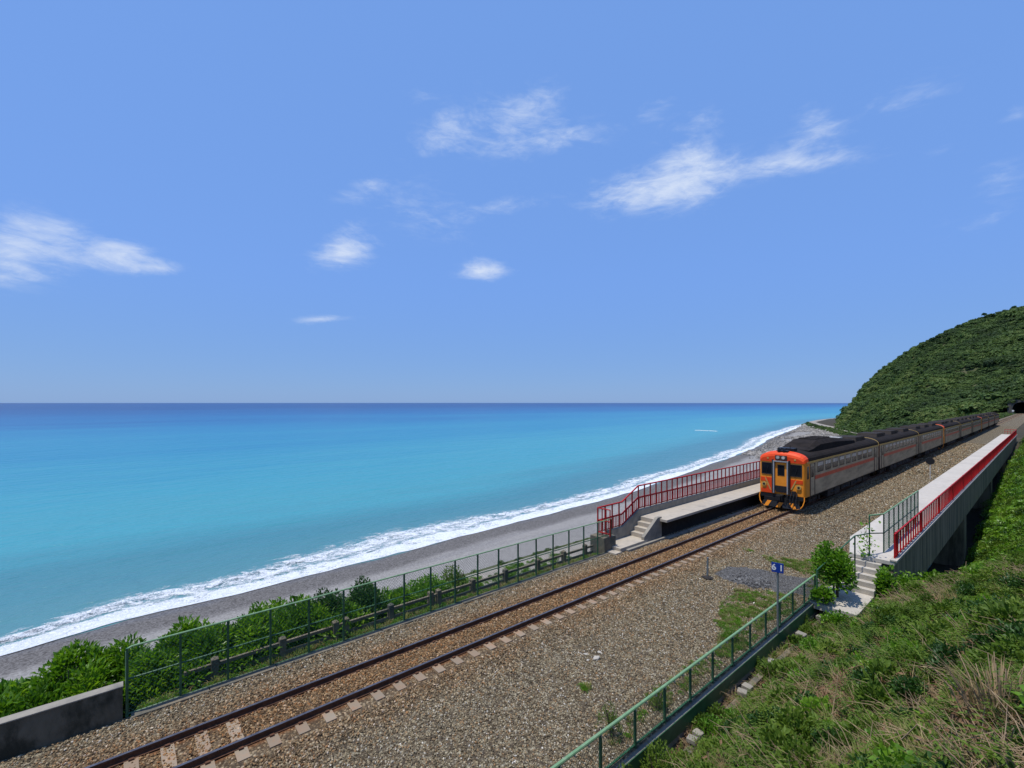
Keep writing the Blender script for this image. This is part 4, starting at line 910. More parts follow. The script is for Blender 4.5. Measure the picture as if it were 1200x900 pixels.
# old concrete post and rail fence behind
OF = empty('concrete_fence', (-3.2, 0, -.6), 'old mossy concrete post and rail fence half hidden behind the green fence', 'fence')
for yy in [1.9, 3.63, 5.22, 5.56, 7.15, 8.77, 9.1, 10.7, 12.4, 14.3, 16.05, 17.6]:
    b = MB(); b.box(-.09, .09, -.09, .09, -.5, .74); b._add([(-.09, -.09, .74), (.09, -.09, .74), (.09, .09, .74), (-.09, .09, .74), (0, 0, .81)], [(0, 1, 4), (1, 2, 4), (2, 3, 4), (3, 0, 4)])
    b.obj('post', M['conc_dark'], OF, loc=(rng(int(yy * 9)).uniform(-.02, .02), yy, 0))
for z in (.28, .58): bx(-.04, .04, 1.2, 18.2, z - .05, z + .05).obj('rail', M['conc_dark'], OF, .008)
SB = empty('concrete_block', (-3.0, 18.9, -.5), 'square concrete block at the foot of the red railing', 'block')
bx(-.5, .45, -.55, .35, -.4, .95).obj('block_body', M['conc_dark'], SB, .015)

# ------------------------------------------------------------------ seaward platform
LP = empty('seaward_platform', (-2.4, 22.6, -.4), 'pale concrete platform with steps on the sea side of the train', 'platform')
ox, oy, oz = LP.location
def lb(x0, x1, y0, y1, z0, z1): return bx(x0 - ox, x1 - ox, y0 - oy, y1 - oy, z0 - oz, z1 - oz)
for k in range(36):
    lb(-3.12, -1.62, 22.55 + k * 3, 22.55 + k * 3 + 2.985, .72, .86).obj('slab', M['slab2'], LP, .01)
lb(-3.12, -2.25, 22.76, 130, -.4, .718).obj('platform_core', M['under'], LP)  # near-black colour stands in for the shade under the slab overhang
lb(-1.74, -1.60, 25.0, 130, -.42, -.10).obj('foot_kerb', M['mid_conc'], LP, .01)
lb(-3.4, -2.05, 18.95, 21.35, -.25, -.05).obj('landing', M['slab2'], LP, .01)
lb(-3.2, -2.0, 18.5, 19.0, -.4, -.20).obj('lower_step', M['slab2'], LP, .01)
lb(-2.04, -1.88, 19.4, 22.9, -.42, -.17).obj('edge_kerb', M['mid_conc'], LP, .01)
for k in range(4):
    lb(-3.12, -2.25, 21.3 + k * .31, 22.56, -.05 + k * .225, -.05 + (k + 1) * .225).obj('step', M['slab2'], LP, .008)
b = MB(); b.prism([(21.05 - oy, -.3 - oz), (22.75 - oy, -.3 - oz), (22.75 - oy, .95 - oz), (22.35 - oy, .95 - oz), (21.05 - oy, .12 - oz)], 'x', -2.245 - ox, -2.06 - ox); b.obj('side_wall', M['mid_conc'], LP, .012)
b = MB(); b.prism([(19.3 - oy, -.4 - oz), (40 - oy, -.4 - oz), (40 - oy, 1.22 - oz), (22.15 - oy, 1.22 - oz), (20.6 - oy, .55 - oz), (19.3 - oy, .55 - oz)], 'x', -3.32 - ox, -3.123 - ox); b.obj('parapet', M['mid_conc'], LP, .01)
lb(-3.32, -3.123, 40.01, 130, -.4, 1.22).obj('parapet', M['mid_conc'], LP, .01)
lb(-2.0, -1.72, 22.9, 27.5, -.42, -.2).obj('rubble_kerb', M['mid_conc'], LP, .02)

RR = empty('red_railing', (-3.22, 18.6, .5), 'red steel railing stepping up along the seaward platform', 'railing')
ox2, oy2, oz2 = RR.location
def ztop(y): return float(np.interp(y, [18.6, 20.67, 22.19, 200], [1.85, 1.86, 2.56, 2.56]))
def zbot(y): return float(np.interp(y, [18.6, 20.67, 22.19, 200], [.60, .62, 1.30, 1.30]))
prf = [18.62, 20.67, 22.19, 62]
for nm, fn, r in (('top_rail', lambda y: ztop(y), .042), ('middle_rail', lambda y: zbot(y) + (ztop(y) - zbot(y)) * .47, .05), ('bottom_rail', lambda y: zbot(y), .03)):
    MB().tube([(0, y - oy2, fn(y) - oz2) for y in prf], r, 6).obj(nm, M['red'], RR)
y = 18.62; k = 0
pc = {}
while y < 62:
    h = round(ztop(y) - zbot(y) + .06, 2)
    if h not in pc: pc[h] = bx(-.028, .028, -.028, .028, -.06, h - .06).mesh('post'); pc[h].materials.append(M['red'])
    link('post', pc[h], None, RR, (0, y - oy2, zbot(y) - oz2)); y += .6; k += 1
y = 18.62 + .15; k = 0
pk = bx(-.016, .016, -.016, .016, 0, .58).mesh('baluster'); pk.materials.append(M['red'])
while y < 62:
    if k % 4 != 3: link('baluster', pk, None, RR, (-.03, y - oy2, zbot(y) - oz2))
    y += .15; k += 1
# short return at the near end
b = MB(); e = 18.62 - oy2
for z in (1.85, 1.24, .62): b.tube([(0, e, z - oz2), (.0, e, z - oz2), (.75, e + .05, z - oz2)], .028, 6)
for x in (.25, .5, .75): b.box(x - .02, x + .02, e + .02, e + .06, .5 - oz2, 1.85 - oz2)
b.obj('end_return', M['red'], RR)

# ------------------------------------------------------------------ landward platform on piers
RP = empty('landward_platform', (6.75, 24, .86), 'long pale concrete platform raised on piers beside the slope', 'platform')
ox, oy, oz = RP.location
def rb(x0, x1, y0, y1, z0, z1): return bx(x0 - ox, x1 - ox, y0 - oy, y1 - oy, z0 - oz, z1 - oz)
b = MB(); b.prism([(5.7 - ox, 26.5 - oy), (6.35 - ox, 23.62 - oy), (7.85 - ox, 23.62 - oy), (7.85 - ox, 26.9 - oy), (5.7 - ox, 26.9 - oy)], 'z', .70 - oz, .86 - oz); b.obj('slab', M['slab'], RP, .01)
y = 26.91
while y < 135: rb(5.7, 7.85, y, y + 1.985, .70, .86).obj('slab', M['slab'], RP, .008); y += 2.0
rb(7.70, 7.93, 23.6, 135.8, .862, .93).obj('coping', M['concrete'], RP, .008)
rb(5.8, 7.70, 26.6, 135.6, -.25, .698).obj('core', M['mid_conc'], RP)
for k, (a, c) in enumerate(((23.7, 36.0), (36.02, 50.0), (50.02, 75.0), (75.02, 100.0), (100.02, 135.5))): rb(7.45, 7.80, a, c, -1.38, .698).obj('girder', M['girder'], RP, .012)
rb(6.2, 7.44, 23.7, 30.5, -4.0, -.26).obj('abutment', M['conc_dark'], RP)
for k, yy in enumerate((49.2, 75, 100, 122)): rb(5.9, 7.72, yy - .5, yy + .9, -6.5, -1.40).obj('pier', M['girder'], RP, .02)
rb(5.95, 7.45, 19.9, 22.35, -.52, -.30).obj('landing', M['concrete'], RP, .01)
for k in range(5): rb(6.1, 7.45, 22.3 + k * .27, 23.62, -.30 + k * .2, -.30 + (k + 1) * .2 + (.0 if k < 4 else -.01)).obj('step', M['concrete'], RP, .008)
rb(6.2, 7.4, 20.2, 23.5, -2.0, -.53).obj('stair_base', M['conc_dark'], RP)
QR = empty('red_railing', (7.8, 23.9, .93), 'long red picket railing along the outer edge of the raised platform', 'railing')
b = MB(); b.tube([(0, 0, .98), (0, 111.5, .98)], .035, 6); b.obj('top_rail', M['red'], QR)
MB().tube([(0, 0, .08), (0, 111.5, .08)], .02, 6).obj('bottom_rail', M['red'], QR)
pk = bx(-.026, .026, -.026, .026, 0, .98).mesh('picket'); pk.materials.append(M['red'])
for k in range(196): link('picket', pk, None, QR, (0, .03 + k * .57, 0))
pk = bx(-.04, .04, -.04, .04, 0, 1.02).mesh('post'); pk.materials.append(M['red'])
for k in range(20): link('post', pk, None, QR, (.0, .03 + .285 + k * 5.70, 0))
b = MB()
for z in (.5, .98): b.tube([(-1.6, 111.5, z), (0, 111.5, z)], .035, 6)
for x in (-1.6, -1.2, -.8, -.4): b.box(x - .02, x + .02, 111.48, 111.52, 0, .98)
b.obj('end_return', M['red'], QR)
SF = empty('green_stair_fence', (7.2, 24, -.3), 'tall green railing beside the steps of the raised platform', 'railing')
ox, oy, oz = SF.location
A = [(7.30, y, .86, 2.52) for y in np.linspace(24.75, 32.7, 9)]
posts = [(x, y, zb, zt) for x, y, zb, zt in A] + [(7.0, 23.8, .1, 2.55), (6.77, 22.6, -.3, 1.87), (6.4, 21.2, -.3, 1.3), (6.15, 20.1, -.3, .9)]
for x, y, zb, zt in posts: bx(-.022, .022, -.022, .022, 0, zt - zb).obj('post', M['green'], SF, loc=(x - ox, y - oy, zb - oz))
MB().tube([(7.0 - ox, 23.8 - oy, 2.55 - oz), (7.30 - ox, 24.75 - oy, 2.52 - oz), (7.30 - ox, 32.7 - oy, 2.52 - oz)], .032, 7).obj('top_rail', M['green_top'], SF)
MB().tube([(7.3 - ox, 24.75 - oy, 1.70 - oz), (7.30 - ox, 32.7 - oy, 1.70 - oz)], .02, 6).obj('middle_rail', M['green'], SF)
MB().tube([(6.15 - ox, 20.1 - oy, .9 - oz), (6.4 - ox, 21.2 - oy, 1.3 - oz), (6.77 - ox, 22.6 - oy, 1.87 - oz), (7.0 - ox, 23.8 - oy, 1.80 - oz), (7.3 - ox, 24.75 - oy, 1.70 - oz)], .025, 6).obj('stair_rail', M['green'], SF)
me = chain('mesh_panel', .94, 1.6); me.materials.append(M['green'])
for k in range(8): link('mesh_panel', me, None, SF, (7.30 - ox, A[k][1] + .025 - oy, .88 - oz))

# low broken wall outside the right fence with stones along its top
OW = empty('broken_wall', (6.4, 15, -1), 'crumbling low concrete wall below the right fence', 'wall')
rs = rng(12)
y = 7.5
while y < 20.6:
    l = rs.uniform(1.1, 1.9); bx(-.08, .09, 0, l - .04, -.6, .26 + rs.uniform(-.06, .03)).obj('wall_block', M['conc_dark'], OW, .02, loc=(rs.uniform(-.03, .03), y - 15, 0)); y += l
labs = ['pale stone on the broken wall, nearest the camera', 'second pale stone on the broken wall, touching the nearest', 'left one of the pale stone pair midway along the broken wall', 'right one of the pale stone pair midway along the broken wall', 'flat pale stone beyond the middle of the broken wall', 'larger pale stone near the far end of the broken wall', 'round pale stone at the far end of the broken wall by the vine']
for (yy, s), lab in zip([(10.2, .1), (10.5, .1), (12.9, .11), (13.25, .11), (15.1, .12), (17.6, .13), (19.6, .11)], labs):
    o = MB().box(-1, 1, -1, 1, -.7, .7).obj('wall_stone', M['mid_conc'], None, .0, loc=(6.4 + rs.uniform(-.02, .02), yy, -.74 + s * .62)); o.scale = (s * 1.1, s, s * .8); o.rotation_euler = (0, rs.uniform(-.08, .08), rs.uniform(-.3, .3))
    m = o.modifiers.new('bevel', 'BEVEL'); m.width = .2; m.segments = 2; tag(o, lab, 'stone', 'stones on the broken wall')

# ------------------------------------------------------------------ small lineside things
sg = empty('distance_sign', (6.08, 16.4, -.35), 'small blue sign with white number 61 on a grey post behind the right fence', 'sign')
MB().tube([(0, 0, 0), (0, 0, 2.08)], .032, 8).obj('post', M['grey_metal'], sg)
bx(-.175, .175, -.055, -.035, 2.04, 2.36).obj('plate', M['blue'], sg, .004)
tcu = bpy.data.curves.new('number', 'FONT'); tcu.body = '6 1'; tcu.size = .27; tcu.align_x = 'CENTER'; tcu.align_y = 'CENTER'; tcu.extrude = .002; tcu.offset = .006
to = bpy.data.objects.new('number_tmp', tcu); dg = bpy.context.evaluated_depsgraph_get(); COL.objects.link(to); bpy.context.view_layer.update(); dg.update()
nme = bpy.data.meshes.new_from_object(to.evaluated_get(dg)); bpy.data.objects.remove(to)
o = link('number', nme, M['white'], sg); o.location = (0, -.058, 2.20); o.rotation_euler = (R(90), 0, 0); sg.rotation_euler = (0, 0, R(12))
sk = empty('marker_stake', (2.36, 19.1, -.3), 'short grey stake in a small dark base on the ballast', 'stake')
MB().tube([(0, 0, 0), (.01, 0, .92)], [.045, .04], 8).obj('stake', M['grey_metal'], sk)
o = link('base', ico(rng(9), 2, .2, .5), M['under'], sk, (0, 0, .05)); o.scale = (.2, .16, .16)
dk = empty('round_signal_disc', (4.33, 60.5, -.3), 'black round disc on a white post beyond the ballast', 'signal')
MB().tube([(0, 0, 0), (0, 0, 1.5)], .032, 8).obj('post', M['white'], dk)
MB().tube([(0, -.04, 1.82), (0, .0, 1.82)], .34, 20).obj('disc', M['black'], dk)

# ------------------------------------------------------------------ landward slope
YT = [-8, 0, 5, 12, 18, 22, 26, 31, 45, 70, 100, 130, 150, 300, 520]; XT = [5.95, 6.6, 8, 10, 12, 16, 25, 45]
ZT = np.array([[-.6, -1.1, .3, 2.5, 4.7, 7, 12, 22], [-.7, -1.1, .4, 2.5, 4.6, 7, 12, 22], [-.8, -1.1, .25, 2.2, 4.15, 7, 12, 22], [-.8, -1.1, .1, 1.6, 3.1, 6, 11, 20], [-.8, -1.1, -.2, 1.2, 2.6, 5.2, 10, 19],
    [-1.1, -1.2, -.5, 1.0, 2.2, 4.6, 9, 18], [-2.4, -2.6, -2.2, -.6, 1.2, 4, 9, 18], [-4.3, -4.4, -4.3, -3, -.6, 3, 9, 18], [-5.4, -5.4, -5.2, -3.6, -1, 4, 10, 20], [-5, -5, -4.2, -2, .6, 5, 11, 22], [-3.5, -3.5, -2.6, -.7, 1.2, 6, 12, 24], [-1.0, -1.0, -.6, .2, 1.6, 6, 12, 25], [-.35, -.35, -.3, .4, 1.8, 6, 12, 26], [-.35, -.35, 0, 1, 3, 8, 16, 30], [-.35, 0, 2, 5, 8, 14, 24, 44]])
def HR(x, y):
    j = int(np.clip(np.searchsorted(YT, y) - 1, 0, len(YT) - 2)); f = min(1, max(0, (y - YT[j]) / (YT[j + 1] - YT[j]))); f = f * f * (3 - 2 * f) if j > 2 else f
    r = ZT[j] * (1 - f) + ZT[j + 1] * f; z = float(np.interp(x, XT, r))
    a = min(1, max(0, (x - 6.7) / 1.5)); return z + a * (.36 * fb(x, y, 5., .45, 3) + .16 * fb(x, y, 8., 1.5, 3))
gx = list(np.arange(5.95, 14, .2)) + list(np.arange(14, 46, 1.5)); gy = list(np.arange(-8, 40, .25)) + list(np.arange(40, 160, 2.)) + list(np.arange(160, 521, 12))
V = [(x, y, HR(x, y)) for y in gy for x in gx]; w = len(gx)
F = [(j * w + i, j * w + i + 1, (j + 1) * w + i + 1, (j + 1) * w + i) for j in range(len(gy) - 1) for i in range(w - 1)]
tag(link('landward_slope', npmesh('landward_slope', V, F, smooth=True), M['soil']), 'overgrown earth slope rising on the landward side of the line', 'slope', kind='structure')
def near_cam(x, y): return (x - CAM[0]) ** 2 + y ** 2 < 1.9 ** 2
def visible(x, y, z, m=.12):
    ca, sa = math.cos(YAW), math.sin(YAW); dx = x - CAM[0]; fw = -sa * dx + ca * y; rt = ca * dx + sa * y
    if fw < .8: return False
    return abs(rt / fw) < 1.125 + m and -.9 < (CAM[2] - z) / fw * 1 < .82 + m
rs = rng(31)
srcs = []
for i in range(4): srcs.append(source('a', cmesh('frond', *frond_clump(rs, 11, .50, 10)), M['leaf_fine']))           # 0-3
for i in range(3): srcs.append(source('a', cmesh('tuft', *tuft(rs, 34, .40, .017, .9, .14)), M['grass']))             # 4-6
for i in range(3): srcs.append(source('a', cmesh('herb', *clump(rs, 120, (.28, .28, .26), .105, .065, .3, 5, .5, -.03)), M['leaf_vine']))   # 7-9
for i in range(2): srcs.append(source('a', cmesh('drytuft', *tuft(rs, 30, .45, .010, 1.1, .12)), M['dry']))           # 10-11
for i in range(3):
    n = 60; P_ = np.stack([rs.uniform(-.3, .3, n), rs.uniform(-.3, .3, n), rs.uniform(0, .06, n)], 1); D_ = unit(rs.normal(0, 1, (n, 3)) * [1, 1, .35]); srcs.append(source('a', cmesh('litter', *leaves(P_, D_, rs.uniform(.06, .14, n), rs.uniform(.02, .05, n), rs)), M['litter']))   # 12-14
for i in range(2): srcs.append(source('a', cmesh('darkherb', *clump(rs, 130, (.3, .3, .28), .085, .045, .3, 5, .5, -.03)), M['leaf_dark']))   # 15-16
P = []; E = []; sc = []; ix = []
def put(x, y, z, k, s):
    P.append((x, y, z)); E.append((rs.normal(0, .14), rs.normal(0, .14) - .12, rs.uniform(0, 6.28))); sc.append(s); ix.append(k)
cnt = 0
while cnt < 12500:
    x = (6.12 if rs.uniform() < .3 else 6.5) + 8.0 * rs.uniform() ** 1.15; y = 1.2 + 24.5 * rs.uniform() ** 1.15
    if near_cam(x, y): continue
    z = HR(x, y)
    if not visible(x, y, z, .15): continue
    if 6.0 < x < 7.6 and y > 19.7: continue
    cnt += 1
    a = fb(x, y, 11., .35, 3); b_ = fb(x, y, 21., .42, 3); u_ = rs.uniform()
    if fb(x, y, 41., 1.15, 3) < -.02 and u_ < .80: continue
    dens_s = .55 + .45 * min(1, y / 9.)
    if b_ > .06: k = rs.choice([12, 13, 14, 12, 13, 14, 10, 0, 11]); s = rs.uniform(.6, 1.2)
    elif a > .13: k = rs.choice([7, 8, 9, 0, 1, 15, 2]); s = rs.uniform(.5, 1.2)
    elif a < -.12: k = rs.choice([4, 5, 6, 10, 5, 2, 14, 11]); s = rs.uniform(.5, 1.1)
    else: k = rs.choice([0, 1, 2, 3, 0, 1, 2, 3, 15, 16, 7, 4, 12, 13]); s = rs.uniform(.45, 1.25)
    if y < 5: s *= .75
    put(x, y, z + rs.uniform(-.02, .04), k, s)
srcs += [source('a', cmesh('weedshrub', *clump(rs, 520, (.45, .45, .5), .10, .045, .25, 8, .6, -.05)), M['leaf_fine']), source('a', cmesh('weedshrub', *clump(rs, 420, (.42, .42, .45), .11, .08, .25, 8, .6, -.05)), M['leaf_vine']), source('a', cmesh('weedshrub', *clump(rs, 460, (.42, .42, .5), .10, .05, .25, 8, .6, -.05)), M['leaf_dark'])]   # 17-19
for _ in range(2):
    b = MB()
    for _k in range(46):
        a0 = rs.uniform(0, 6.28); l = rs.uniform(.15, .5); x, y = rs.normal(0, .12), rs.normal(0, .12); b.tube([(x, y, 0), (x + math.cos(a0) * l * .5, y + math.sin(a0) * l * .5, rs.uniform(.05, .22)), (x + math.cos(a0) * l, y + math.sin(a0) * l, rs.uniform(.02, .3))], [.006, .004, .002], 3, False)
    srcs.append(source('a', b.mesh('brushwood'), M['dead']))                                             # 20-21
c2 = 0
while c2 < 820:
    x = 6.3 + 8.0 * rs.uniform() ** 1.1; y = 2.6 + 23 * rs.uniform() ** 1.1
    if near_cam(x, y) or (6.0 < x < 7.9 and y > 19.0): continue
    z = HR(x, y)
    if not visible(x, y, z, .1): continue
    c2 += 1; u_ = fb(x, y, 51., .6, 3)
    if u_ < -.06: k = rs.choice([20, 21, 17, 20]); s = rs.uniform(.7, 1.5)
    else: k = rs.choice([17, 17, 18, 19, 19]); s = rs.uniform(.45, 1.05) * (.75 if y < 6 else 1)
    if x > 11 and y < 9 and k < 20: s *= .6
    put(x, y, z, k, s)
scatter('slope_undergrowth', P, E, sc, ix, srcs, 'tangle of grass, ferns, herbs and dead leaves covering the near slope', 'undergrowth')
# gully and far bank: broad vine leaves
vs = [source('v', cmesh('vinemound', *crown(rs, 380, (1, 1, .75), .17, .15, 7, -.15)), M['leaf_vine']) for _ in range(4)] + [source('v', cmesh('shrubmound', *clump(rs, 330, (1, 1, .9), .15, .08, .4, 7, .6, -.2)), M['leaf_fine']) for _ in range(3)] + [source('v', cmesh('darkmound', *clump(rs, 330, (1, 1, .9), .15, .09, .4, 7, .6, -.2)), M['leaf_dark']) for _ in range(2)]
P = []; E = []; sc = []; ix = []
cnt = 0
while cnt < 5200:
    y = 24 + 150 * rs.uniform() ** 1.7; x = 7.9 + 9 * rs.uniform() + max(0, (y - 60) * .03)
    if y < 26 and x < 9.2: continue
    z = HR(x, y)
    if not visible(x, y, z, .1): continue
    if y > 130 and x < 8.6: continue
    cnt += 1; s = rs.uniform(.3, .75) * (1 + y / 120.)
    if x < 8.5: s *= .6
    if fb(x, y, 2., .25, 3) < -.28: k = 0; kk = rs.randint(4, 9)
    else: kk = rs.choice([0, 1, 2, 3, 0, 1, 2, 3, 5, 7, 4])
    P.append((x, y, z)); E.append((rs.normal(0, .15), rs.normal(0, .15), rs.uniform(0, 6.28))); sc.append(s); ix.append(kk)
scatter('gully_vines', P, E, sc, ix, vs, 'bright green creepers and bushes filling the gully behind the platform piers', 'creepers')
# dry twigs and fallen stalks tangled in the slope
b = MB(); rs = rng(41)
for _ in range(1300):
    x = rs.uniform(6.8, 13.5); y = rs.uniform(1.5, 24)
    if near_cam(x, y) or (y > 19.5 and x < 7.7): continue
    if fb(x, y, 31., .4, 3) < -.05 and rs.uniform() < .8: continue
    l = rs.uniform(.12, .5); a = rs.uniform(0, 6.28); z = HR(x, y) + rs.uniform(.05, .25); e = Vector((math.cos(a) * l, math.sin(a) * l, rs.uniform(-.1, .3) * l)); m_ = Vector((x, y, z)) + e * .5 + Vector((rs.normal(0, .05), rs.normal(0, .05), rs.normal(0, .04)))
    z2 = HR(x + e.x, y + e.y) + .08; b.tube([(x, y, z), m_, (x + e.x, y + e.y, max(z2, z + e.z))], [.006, .005, .003], 4, False)
tag(b.obj('dead_stalks', M['dead']), 'thin dead twigs and stalks scattered through the slope undergrowth', 'twigs', kind='stuff')
def branch(pts, r, lab, seed):
    rs = rng(seed); P_ = [Vector((x, y, HR(x, y) + h)) for x, y, h in pts]; b = MB(); n = len(P_); b.tube(P_, [r * (1 - .7 * i / (n - 1)) for i in range(n)], 6)
    for i in range(1, n):
        d = (P_[i] - P_[i - 1]).normalized(); q = P_[i - 1].lerp(P_[i], rs.uniform(.3, .8)); s = Vector((rs.normal(0, 1), rs.normal(0, 1), rs.uniform(.1, .8))).normalized()
        b.tube([q, q + (d + s * .8) * rs.uniform(.25, .5), q + (d * 1.2 + s) * rs.uniform(.5, .8)], [r * .4, r * .25, r * .1], 5)
    tag(b.obj('dead_branch', M['dead']), lab, 'branch', 'fallen branches on the slope')
branch([(8.4, 23.4, .45), (9.3, 23.8, .42), (10.3, 24.2, .5), (11.2, 24.3, .62)], .045, 'long bare branch along the crest of the slope below the platform pier', 1)
branch([(9.4, 16.2, .3), (10.0, 14.5, .3), (10.6, 13.2, .25)], .03, 'bare forked branch lying on the grass high on the slope', 2)
branch([(8.3, 9.0, .25), (9.0, 9.8, .3), (9.7, 10.4, .35)], .025, 'thin dead branch lying midway down the slope', 3)
branch([(10.8, 6.0, .25), (11.0, 4.6, .3), (11.3, 3.9, .28)], .022, 'pale dead branch in the bottom right corner', 5)
branch([(8.2, 6.0, .25), (7.8, 7.0, .25), (7.6, 8.2, .3)], .02, 'short brown branch close to the bottom of the picture', 6)
# dry reed clump at the right edge
def reeds(loc, lab, n, H, seed):
    rs = rng(seed); t = empty('dry_grass_clump', loc, lab, 'dry grass')
    v, f, a = tuft(rs, n, H, .014, .8, .28); link('blades', cmesh('blades', v, f, a), M['dry'], t)
    b = MB()
    for _ in range(n // 5):
        a_ = rs.uniform(0, 6.28); h = H * rs.uniform(.5, 1); r_ = rs.uniform(0, .3); x, y = math.cos(a_) * r_, math.sin(a_) * r_
        b.tube([(x, y, 0), (x * 1.6, y * 1.6, h * .6), (x * 2.4, y * 2.4, h)], [.011, .008, .004], 5, False)
    b.obj('stalks', M['dead'], t)
reeds((11.5, 7.5, HR(11.5, 7.5)), 'clump of tall straw coloured dry reeds at the right edge', 220, .75, 6)
reeds((11.75, 5.9, HR(11.75, 5.9)), 'lower tangle of pale dry grass in front of the reed clump', 160, .42, 7)
reeds((11.0, 12.8, HR(11, 12.8)), 'small dry grass clump high on the slope above the reeds', 90, .5, 8)
# shrubs that stand out on the slope
def shrub(name, loc, R_, h, lab, cat, grp, lm, n, L, Wd, seed, stems=4, lobes=7, up=.5):
    rs = rng(seed); t = empty(name, loc, lab, cat, grp); b = MB()
    for k in range(stems):
        a = rs.uniform(0, 6.28); r_ = rs.uniform(.2, .6); b.tube([(rs.normal(0, .04), rs.normal(0, .04), -.2), (math.cos(a) * R_[0] * r_ * .5, math.sin(a) * R_[1] * r_ * .5, h * .4), (math.cos(a) * R_[0] * r_, math.sin(a) * R_[1] * r_, h * .8)], [.025, .018, .008], 5)
    b.obj('stem', M['bark'], t)
    v, f, a = clump(rs, n, (R_[0] * 1.2, R_[1] * 1.2, h * .9), L, Wd, .25, lobes, up, .0); link('foliage', cmesh('foliage', v, f, a), M[lm], t); return t
shrub('leafy_bush', (6.5, 21.2, -.3), (.70, .85), 2.4, 'rounded bright green creeper bush swallowing the end of the right fence', 'bush', None, 'leaf_vine', 3600, .14, .11, 61, 5, 9)
shrub('creeper', (7.65, 23.0, -.8), (.36, .55), 1.75, 'leafy creeper climbing the corner of the platform steps', 'creeper', None, 'leaf_vine', 620, .15, .12, 62, 4, 9)
shrub('creeper', (8.2, 23.5, -.75), (.85, .7), 1.5, 'low creeper mound at the foot of the platform girder', 'creeper', None, 'leaf_vine', 900, .14, .12, 63, 3, 6)
shrub('creeper', (6.45, 20.1, -.35), (.5, .45), .75, 'low leafy creeper spilling over the near left corner of the landing', 'creeper', None, 'leaf_vine', 900, .13, .11, 69, 3, 8)
shrub('creeper', (7.2, 19.3, -1.1), (.75, .45), .95, 'pale green creeper sprawling in front of the landing of the platform steps', 'creeper', None, 'leaf_vine', 1100, .12, .10, 65, 3, 9)
shrub('creeper', (7.95, 21.3, -1.0), (.55, .8), .95, 'creeper along the open side of the landing by the steps', 'creeper', None, 'leaf_vine', 1000, .13, .11, 66, 3, 9)
shrub('leafy_bush', (8.6, 26.9, HR(8.6, 26.9) - .1), (1.0, .9), 2.2, 'broad-leaved bush on the crest just right of the platform girder', 'bush', None, 'leaf_vine', 1500, .20, .15, 67, 4, 9)
shrub('leafy_bush', (9.9, 25.6, HR(9.9, 25.6) - .1), (1.1, .9), .95, 'fresh green grassy bush along the crest below the long bare branch', 'bush', None, 'leaf_fine', 1500, .16, .03, 68, 4, 9, 1.2)
# climbing sprig on the stair railing
rs = rng(64); t = empty('climbing_vine', (6.98, 23.7, -.2), 'thin vine with scattered leaves climbing the green stair railing', 'vine')
b = MB(); pts = [(rs.normal(0, .07), rs.normal(0, .1), z) for z in np.linspace(0, 2.75, 14)]; b.tube(pts, .01, 4); b.obj('stem', M['bark'], t)
n = 150; z = rs.beta(1.2, 1.5, n) * 2.75; P_ = np.stack([rs.normal(0, .16, n) - .05, rs.normal(0, .18, n), z], 1); D_ = unit(rs.normal(0, 1, (n, 3)) - [0, 0, .2]); link('foliage', cmesh('foliage', *leaves(P_, D_, rs.uniform(.09, .16, n), rs.uniform(.08, .13, n), rs)), M['leaf_vine'], t)
for i, (x, y, r_, h, lm, lab) in enumerate([(8.0, 12.6, .55, .55, 'leaf_vine', 'round leafy bush on the slope beside the broken wall'), (9.7, 11.2, .5, .5, 'leaf_dark', 'dark green bush in the middle of the slope'), (11.2, 15.4, .6, .55, 'leaf_dark', 'dark green bush high on the slope near the right edge'),
        (7.4, 15.8, .5, .5, 'leaf_vine', 'light green leafy plant by the far part of the broken wall'), (8.6, 6.9, .5, .5, 'leaf_fine', 'feathery green bush at the bottom of the picture right of centre'), (9.9, 5.2, .5, .45, 'leaf_vine', 'fresh green bush in the lower right foreground'), (7.1, 9.4, .45, .5, 'leaf_fine', 'feathery bush growing against the right fence in front'), (11.5, 12.0, .45, .4, 'leaf_dark', 'small dark bush above the dry reeds')]):
    shrub('slope_bush', (x, y, HR(x, y) - .02), (r_, r_), h * 1.3, lab, 'bush', 'bushes on the slope', lm, 900, .085, .045, 80 + i, 3, 6)
# green shoots in front of the right fence
for i, (x, y, r_, h, lab) in enumerate([(5.45, 8.4, .3, .8, 'wispy green weed leaning over the fence rail at the bottom'), (5.6, 10.0, .3, .6, 'low wispy weed behind the right fence near the bottom'), (5.35, 14.7, .38, .45, 'bright green tuft at the near end of the grass patch')]):
    shrub('lineside_weed', (x, y, HB(x, y)), (r_, r_), h, lab, 'weed', 'weeds along the right fence', 'leaf_fine' if i < 2 else 'leaf_vine', 700, .06, .02, 95 + i, 3, 5, 1.0)

for i, (x, y, r_, h, lm, lab) in enumerate([(6.45, 7.4, .45, 1.15, 'leaf_fine', 'feathery weed pushing up against the right fence at the very bottom'), (6.5, 8.7, .45, 1.05, 'leaf_fine', 'feathery weed against the outer side of the fence above the bottom edge'), (6.75, 10.9, .5, .8, 'leaf_vine', 'light green leafy weed between the two lots of stones on the broken wall'), (7.2, 13.6, .6, .75, 'leaf_fine', 'spreading weed on the slope by the middle of the broken wall'), (7.3, 17.6, .55, .7, 'leaf_vine', 'leafy weed at the foot of the slope near the landing')]):
    shrub('slope_weed', (x, y, -1.05), (r_, r_), h, lab, 'weed', 'weeds outside the right fence', lm, 1100, .075, .035 if lm == 'leaf_fine' else .055, 130 + i, 3, 8, .8)

